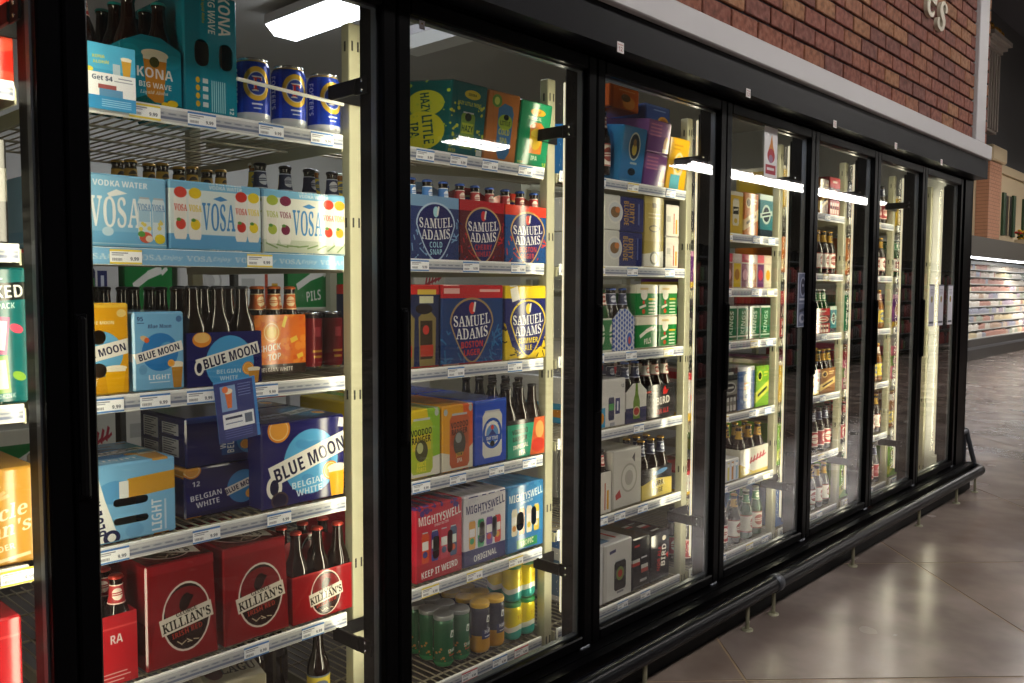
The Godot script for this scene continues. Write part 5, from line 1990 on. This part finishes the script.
func far_bays() -> void:
	var words := {"far_yellow": "yellow", "far_orange": "orange", "far_teal": "teal", "far_dark": "charcoal", "far_blue": "blue", "far_lime": "lime green", "far_white": "white", "far_red": "red", "far_green": "green", "far_amber": "amber brown", "far_purple": "purple", "far_pink": "pink"}
	var floors := ["top", "second", "third", "fourth", "fifth", "lowest"]
	var where := {4: "tall-sticker bay", 5: "bay after tall-sticker bay", 6: "bay before notice-card bay", 7: "notice-card bay"}
	# each entry: kind, print or look, width in metres, height
	var glassy := {"n": ["brown_glass", "cap_gold", "label_gold", "label_white"], "g": ["green_glass", "cap_white", "label_green", "label_white"], "c": ["clear_beer", "cap_gold", "label_white", "label_yellow"], "k": ["brown_glass", "cap_black", "label_navy", "label_red"], "r": ["brown_glass", "cap_red", "label_red", "label_red"]}
	var tint := {"n": "brown gold-capped", "g": "green", "c": "amber white-labelled", "k": "black-capped", "r": "red-labelled"}
	var plan := {
		"4/0": ["far_dark .13 .19", "far_teal .13 .19", "far_yellow .13 .185", "far_orange .13 .19", "far_teal .13 .195"],
		"4/1": ["far_purple .13 .15", "far_dark .1 .15", "variety .4 .152"],
		"4/2": ["far_dark .12 .15", "far_red .12 .15", "kings_green .09 .152", "kings_green .09 .152", "kings_green .09 .152", "kings_green .09 .152"],
		"4/3": ["far_white .14 .2", "far_yellow .1 .2", "far_dark .135 .2", "far_blue .145 .195", "far_lime .13 .19"],
		"4/4": ["far_white .2 .1", "script_side .16 .1", "+script_white .225 .126"],
		"4/5": ["k .2 0", "k .2 0", "n .13 0", "g .2 0"],
		"5/0": ["far_yellow .12 .2", "far_blue .1 .2", "n .2 0", "far_amber .12 .18", "far_red .15 .2"],
		"5/1": ["far_orange .14 .17", "far_green .1 .17", "k .2 0", "n .27 0"],
		"5/2": ["far_red .12 .22", "far_purple .12 .2", "+far_green .2 .13", "+far_red .19 .13", "far_teal .1 .14"],
		"5/3": ["far_yellow .13 .2", "far_purple .12 .21", "+far_white .2 .13", "+far_amber .19 .13"],
		"5/4": ["far_lime .12 .2", "far_dark .14 .2", "r .2 0", "k .27 0"],
		"5/5": ["far_blue .1 .22", "far_dark .13 .2", "k .2 0", "n .27 0"],
		"6/0": ["far_dark .1 .2", "far_yellow .12 .2", "n .2 0", "k .27 0"],
		"6/1": ["far_orange .13 .2", "+far_amber .2 .12", "g .2 0", "n .2 0"],
		"6/2": ["far_green .1 .22", "far_purple .12 .2", "+far_dark .2 .12", "c .27 0"],
		"6/3": ["far_pink .12 .16", "far_red .12 .2", "n .2 0", "c .27 0"],
		"6/4": ["r .2 0", "far_green .12 .2", "g .2 0", "n .2 0"],
		"6/5": ["far_lime .14 .19", "far_lime .12 .2", "g .27 0", "k .2 0"],
		"7/0": ["far_yellow .12 .18", "far_blue .1 .2"], "7/1": ["g .2 0", "far_red .1 .2"], "7/2": ["far_purple .12 .2", "k .13 0"],
		"7/3": ["far_pink .12 .2", "far_amber .12 .18"], "7/4": ["c .2 0", "far_yellow .12 .2"], "7/5": ["far_lime .16 .19", "far_red .12 .16"]}
	rng.seed = 41
	for key in plan:
		var b := int(key.get_slice("/", 0))
		var k := int(key.get_slice("/", 1))
		var y := level(b, k)
		var x: float = posts[b] + 0.035
		if b == 7:
			x += 0.02
		var count := {}
		var total := 0.0
		for item in plan[key]:
			total += float("0" + (item as String).get_slice(" ", 1)) + 0.003
		var room: float = posts[b + 1] - 0.06 - x
		var fit := room / total if b < 7 else 1.0
		for item in plan[key]:
			var bits: PackedStringArray = item.split(" ")
			var w := float("0" + bits[1]) * fit
			var h := float("0" + bits[2]) if bits[2] != "0" else 0.0
			var kind := bits[0]
			count[kind] = count.get(kind, 0) + 1
			var place: String = "on %s shelf, %s" % [floors[k], where[b]]
			if glassy.has(kind):
				loose(glassy[kind], "%s bottle %s" % [tint[kind], place], x, x + w, y, -0.207, 2)
			elif kind.begins_with("+"):
				var pr := kind.substr(1)
				six_pack_at(pr, "%s bottle carrier %s" % [words.get(pr, "white and yellow"), place], x, x + w, y, h, {"group": "bottle carriers " + place, "look": glassy[["n", "k", "c", "g"][(b + k) % 4]], "bottle": "bottle in the %s carrier %s" % [words.get(pr, "white and yellow"), place]})
			else:
				var name_: String = words.get(kind, {"variety": "many-striped wide", "kings_green": "narrow green and white", "script_side": "pale striped"}.get(kind, "printed"))
				carton_at(kind, "%s carton %s" % [name_, place], x, x + w - 0.004, y, h, 0.25, {"rows": 2 if k >= 3 else 1, "group": name_ + " cartons " + place})
			x += w + 0.003

func stock_behind() -> void:
	# reserve cases on a rack at the back of the cooler room, glimpsed between the shelves
	var r_ := thing("stock_rack", "grey storage rack at the back of the cooler room", "rack")
	for y in [0.5, 1.2]:
		part(r_, "rack_shelf", box_mesh(Vector3(-1.2, y - 0.03, -2.6), Vector3(3.6, y, -2.05)), mats["galvanised"])
	for x in [-1.2, 0.4, 2.0, 3.6]:
		part(r_, "rack_post", box_mesh(Vector3(x - 0.02, 0.06, -2.06), Vector3(x + 0.02, 1.65, -2.02)), mats["galvanised"])
	var kinds := ["white_ipa", "far_white", "far_blue", "white_can_box", "pils_wide", "script_white", "white_cans", "white_ring"]
	var tell := ["white and navy", "white and red", "blue", "white printed", "green", "cream", "plain white", "pale ringed"]
	rng.seed = 9
	for tier in 2:
		var x := -0.3
		while x < 2.7:
			var q := rng.randi_range(0, 7)
			var w := rng.randf_range(0.2, 0.28)
			var h := rng.randf_range(0.24, 0.34)
			carton_at(kinds[q], "%s reserve case on the %s of the storage rack" % [tell[q], ["bottom tier", "middle tier", "upper tier"][tier]], x, x + w, [0.5, 1.2, 1.85][tier], h, 0.35, {"z": -2.12, "name": "stock_case", "category": "case", "group": "%s reserve cases on the rack" % tell[q]})
			x += w + 0.02

func stickers() -> void:
	var z := -0.0165
	one("door_sticker", card_mesh(0.115, 0.28, "sticker_tall"), mats["printed_paper"], "tall white sticker with red badge at the top of a glass door", "sticker", Vector3(at_z(771, 144, z).x, at_z(771, 144, z).y, z))
	one("door_sticker", card_mesh(0.1, 0.24, "sticker_dark"), mats["printed_paper"], "dark narrow sticker with pale oval on a glass door", "sticker", Vector3(at_z(802.5, 300, z).x, at_z(802.5, 300, z).y, z))
	for k in 3:
		var p_ := at_z([931.5, 940.8, 950.0][k], 306, z)
		one("notice_card", card_mesh(0.095, 0.25, "notice"), mats["printed_paper"], "pale notice card, %s of three hanging on a glass door" % ["first", "second", "third"][k], "notice", Vector3(p_.x, at_z(940, 305, z).y, z), "notice cards on the last door")
	var a := at_z(422, 25, z)
	one("warning_dot", card_mesh(0.018, 0.022, "notice"), mats["printed_paper"], "tiny white sticker in the corner of a glass door", "sticker", Vector3(a.x, a.y, z))
	# chrome catch hanging near the foot of a shelf post
	var p_ := at_z(795, 470, -0.06)
	var t := thing("chrome_catch", "worn chrome door catch hanging by a lower post clip", "catch", p_)
	var q := MB.new()
	var ring := []
	for i in 20:
		var w := TAU * i / 20
		ring.append(Vector3(cos(w) * 0.018, sin(w) * 0.055, 0))
	for i in 20:
		q.bar(ring[i], ring[(i + 1) % 20], 0.006, 6)
	part(t, "loop", q.mesh(), mats["chrome"]).set_meta("kind", "stuff")
	part(t, "tongue", sized(Vector3(0.016, 0.06, 0.008)), mats["chrome"], Vector3(0, 0.06, 0))
	part(t, "plate", sized(Vector3(0.05, 0.014, 0.02)), mats["black_plastic"], Vector3(-0.01, -0.06, 0))

func beyond() -> void:
	# open dairy case and the dressed wall above it, far behind the end of the coolers
	var zf := -2.9
	var wz := -3.76
	var x0 := 12.5
	var x1 := 30.0
	var d := thing("dairy_case", "long open dairy case with lit white shelves at the far wall", "display case")
	part(d, "base", box_mesh(Vector3(x0, 0.0, zf - 0.8), Vector3(x1, 0.38, zf)), mat("case_dark", c("1e1c1c"), 0.5))
	part(d, "bumper", box_mesh(Vector3(x0, 0.2, zf), Vector3(x1, 0.25, zf + 0.03)), mats["spacer_grey"])
	part(d, "back", box_mesh(Vector3(x0, 0.38, zf - 0.8), Vector3(x1, 2.2, zf - 0.76)), mats["panel_white"])
	part(d, "canopy", box_mesh(Vector3(x0, 1.95, zf - 0.8), Vector3(x1, 2.32, zf + 0.02)), mat("canopy_grey", c("57544e"), 0.5))
	part(d, "end_panel", box_mesh(Vector3(x0 - 0.05, 0.0, zf - 0.8), Vector3(x0, 2.32, zf)), mats["panel_white"])
	var tints := [c("d4cdc0"), c("cbbcac"), c("b8897a"), c("989cac"), c("d0c09c"), c("dad4ca"), c("a898a8"), c("a3aa9a"), c("dcd6cc"), c("bda48f")]
	rng.seed = 15
	var st := SurfaceTool.new()
	st.begin(Mesh.PRIMITIVE_TRIANGLES)
	for k in 10:
		var y := 0.4 + k * 0.15
		var z := zf - 0.1 - k * 0.045
		part(d, "shelf", box_mesh(Vector3(x0, y - 0.02, zf - 0.76), Vector3(x1, y, z + 0.02)), mats["panel_white"])
		var x := x0 + 0.05
		var tone: Color = tints[0]
		while x < x1 - 0.1:
			if rng.randf() < 0.2:
				tone = tints[rng.randi_range(0, 9)]
			var h := rng.randf_range(0.07, 0.11)
			tub(st, Vector3(x, y, z), h, tone.srgb_to_linear())
			x += 0.092
	var tm := mat("tub_print", Color.WHITE, 0.5)
	tm.vertex_color_use_as_albedo = true
	st.generate_normals()
	var tubs := one("dairy_tubs", st.commit(), tm, "rows of small dairy tubs and packs in the far lit case", "dairy packs")
	tubs.set_meta("kind", "stuff")
	var l := thing("case_lamp", "long white lamp under the canopy of the far dairy case", "lamp", Vector3((x0 + x1) * 0.5, 1.93, zf - 0.08))
	part(l, "tube", sized(Vector3(x1 - x0 - 0.2, 0.03, 0.05)), mats["tube_glow"])
	area("light", Vector3(0, -0.02, 0), Vector3(0, -1, -0.5).normalized(), Vector3.RIGHT, Vector2(x1 - x0 - 0.2, 0.05), 26.0, Color(1.0, 0.96, 0.9), l)
	# wall, brick pier, shutters
	struct("wall_far", box_mesh(Vector3(12.0, 0.0, wz - 0.3), Vector3(33.8, 4.05, wz)), mats["cream_wall"])
	struct("trim_1", box_mesh(Vector3(12.0, 4.05, wz - 0.3), Vector3(33.8, 4.25, wz + 0.08)), mats["cream_wall"])
	struct("wall_far_upper", box_mesh(Vector3(12.0, 4.25, wz - 0.3), Vector3(33.8, 7.6, wz - 0.05)), mat("upper_grey", c("4c4b4c"), 0.9))
	var pier := thing("brick_pier", "brick pier with a pale capital on the wall above the dairy case", "pier", Vector3(20.65, 2.33, wz))
	part(pier, "core", box_mesh(Vector3(-0.49, 0.0, 0.001), Vector3(0.49, 1.82, 0.25)), mat("pier_mortar", c("8a7058"), 0.9))
	var courses := MB.new()
	for k in 23:
		var shift := 0.0 if k % 2 == 0 else -0.1
		for i in 6:
			var lo := maxf(-0.5 + i * 0.2 + shift, -0.5)
			var hi := minf(-0.5 + i * 0.2 + shift + 0.19, 0.5)
			if hi > lo:
				courses.box(Vector3(lo, 0.008 + k * 0.078, 0.2), Vector3(hi, 0.074 + k * 0.078, 0.26))
		courses.box(Vector3(-0.5, 0.008 + k * 0.078, 0.002), Vector3(-0.45, 0.074 + k * 0.078, 0.195))
	part(pier, "brick_courses", courses.mesh(), mat("pier_brick", c("b8866a"), 0.85)).set_meta("kind", "stuff")
	part(pier, "capital", bevel_at(Vector3(-0.58, 1.81, 0.001), Vector3(0.58, 2.14, 0.34), 0.03), mats["cream_wall"])
	for k in 3:
		var x := 22.9 + k * 2.0
		var w := thing("shuttered_window", "dark window with green shutters on the far cream wall, %s one from the pier" % ["first", "second", "third"][k], "window", Vector3(x, 2.65, wz + 0.002))
		w.set_meta("kind", "thing")
		part(w, "pane", box_mesh(Vector3(-0.35, 0.0, 0.0), Vector3(0.35, 0.95, 0.02)), mat("window_dark", c("2a2420"), 0.3))
		part(w, "frame", box_mesh(Vector3(-0.02, 0.0, 0.02), Vector3(0.02, 0.95, 0.035)), mats["cream_wall"])
		for s in [-1, 1]:
			part(w, "shutter", box_mesh(Vector3(s * 0.47 - 0.12, -0.02, 0.0), Vector3(s * 0.47 + 0.12, 0.99, 0.05)), mat("shutter_green", c("2a4426"), 0.6))
	var fb := thing("flower_box", "planter of red and yellow flowers on top of the dairy case", "planter", Vector3(22.4, 2.32, zf - 0.3))
	part(fb, "planter", box_mesh(Vector3(-0.7, 0.0, -0.12), Vector3(0.7, 0.16, 0.12)), mats["cream_wall"])
	for q in [["red_flowers", "a8281e", 1], ["yellow_flowers", "d8b02a", 2], ["leaves", "3a5228", 3]]:
		rng.seed = q[2]
		var mb := MB.new()
		for i in 40:
			var at := Vector3(rng.randf_range(-0.7, 0.7), rng.randf_range(0.14, 0.38), rng.randf_range(-0.12, 0.16))
			mb.lathe([Vector2(0.0, -0.03), Vector2(0.045, -0.01), Vector2(0.04, 0.02), Vector2(0.0, 0.03)], 7, Rect2(), at)
		part(fb, q[0], mb.mesh(), mat(q[0], c(q[1]), 0.7)).set_meta("kind", "stuff")
	# fluted pilaster and dark upper storey
	var pl := thing("fluted_pilaster", "pale fluted pilaster with a moulded head and gilt ornament", "pilaster", Vector3(20.5, 4.8, wz + 0.152))
	part(pl, "shaft", box_mesh(Vector3(-0.5, 0.0, -0.15), Vector3(0.5, 1.75, 0.0)), mat("pilaster_stone", c("a39a92"), 0.7))
	for k in 5:
		part(pl, "flute", box_mesh(Vector3(-0.46 + k * 0.2, 0.05, 0.0), Vector3(-0.34 + k * 0.2, 1.7, 0.04)), mats["pilaster_stone"])
	for k in 3:
		part(pl, "head_moulding", box_mesh(Vector3(-0.56 - k * 0.1, 1.75 + k * 0.09, -0.2), Vector3(0.56 + k * 0.1, 1.84 + k * 0.09, 0.06 + k * 0.07)), mats["pilaster_stone"])
	var gilt := MB.new()
	for i in 9:
		gilt.lathe([Vector2(0, -0.07), Vector2(0.1, -0.02), Vector2(0.08, 0.05), Vector2(0, 0.08)], 8, Rect2(), Vector3(-0.5 + i * 0.12, 2.08 + absf(sin(i * 1.3)) * 0.12, 0.0))
	part(pl, "gilt_ornament", gilt.mesh(), mat("gilt", c("a8741e"), 0.4, 0.6)).set_meta("kind", "stuff")

func aisle_unit() -> void:
	# dark shelving across the aisle, which the far panes mirror
	var g := thing("aisle_shelving", "black shelving unit across the aisle stocked with red packages", "shelving", Vector3(8.5, 0, 4.1))
	part(g, "back_panel", box_mesh(Vector3(0, 0, 0.45), Vector3(12.0, 1.93, 0.5)), mats["black_plastic"])
	for k in 6:
		part(g, "shelf", box_mesh(Vector3(0, 0.12 + k * 0.32, 0.0), Vector3(12.0, 0.145 + k * 0.32, 0.45)), mats["black_plastic"])
		part(g, "price_strip", box_mesh(Vector3(0, 0.125 + k * 0.32, -0.006), Vector3(12.0, 0.145 + k * 0.32, 0.0)), mats["spacer_grey"])
	for k in 9:
		part(g, "post", box_mesh(Vector3(k * 1.5 - 0.02, 0, 0.43), Vector3(k * 1.5 + 0.02, 1.95, 0.5)), mats["black_metal"])
	rng.seed = 63
	var st := SurfaceTool.new()
	st.begin(Mesh.PRIMITIVE_TRIANGLES)
	var tones := [c("7a1a1c"), c("5a1418"), c("201c20"), c("8a2a24"), c("2a2428"), c("3a5a2a")]
	for k in 5:
		var x := 0.1
		while x < 11.9:
			tub(st, Vector3(8.5 + x, 0.146 + k * 0.32, 4.2), rng.randf_range(0.16, 0.25), (tones[rng.randi_range(0, 5)] as Color).srgb_to_linear())
			x += 0.1
	st.generate_normals()
	var goods := one("aisle_goods", st.commit(), mats["tub_print"], "dark red and black packages filling the shelving across the aisle", "packages")
	goods.set_meta("kind", "stuff")

func tub(st: SurfaceTool, at: Vector3, h: float, colour: Color) -> void:
	var lo := at + Vector3(-0.04, 0, -0.08)
	var hi := at + Vector3(0.04, h, 0.0)
	var q := []
	for i in 8:
		q.append(Vector3(hi.x if i & 1 else lo.x, hi.y if i & 2 else lo.y, hi.z if i & 4 else lo.z))
	for f in [[4, 6, 7, 5], [6, 2, 3, 7], [0, 2, 6, 4], [1, 3, 2, 0], [5, 7, 3, 1]]:
		for i in [0, 1, 2, 0, 2, 3]:
			st.set_color(colour)
			st.add_vertex(q[f[i]])

func _ready() -> void:
	aim()
	fixed_materials()
	paint()
	shop_lights()
	floor_and_shop()
	cooler_shell()
	fascia()
	doors()
	led_lamps()
	ceiling_lamp(Vector3(1.55, 2.5, -1.16), 1.2, "bright tube lamp on the cooler ceiling above the large blue cans")
	ceiling_lamp(Vector3(2.08, 2.5, -1.3), 0.5, "unlit lamp on the cooler ceiling above the leaning cartons", false)
	uprights()
	shelves()
	first_bays()
	second_bay()
	third_bay()
	far_bays()
	stock_behind()
	stickers()
	beyond()
	aisle_unit()
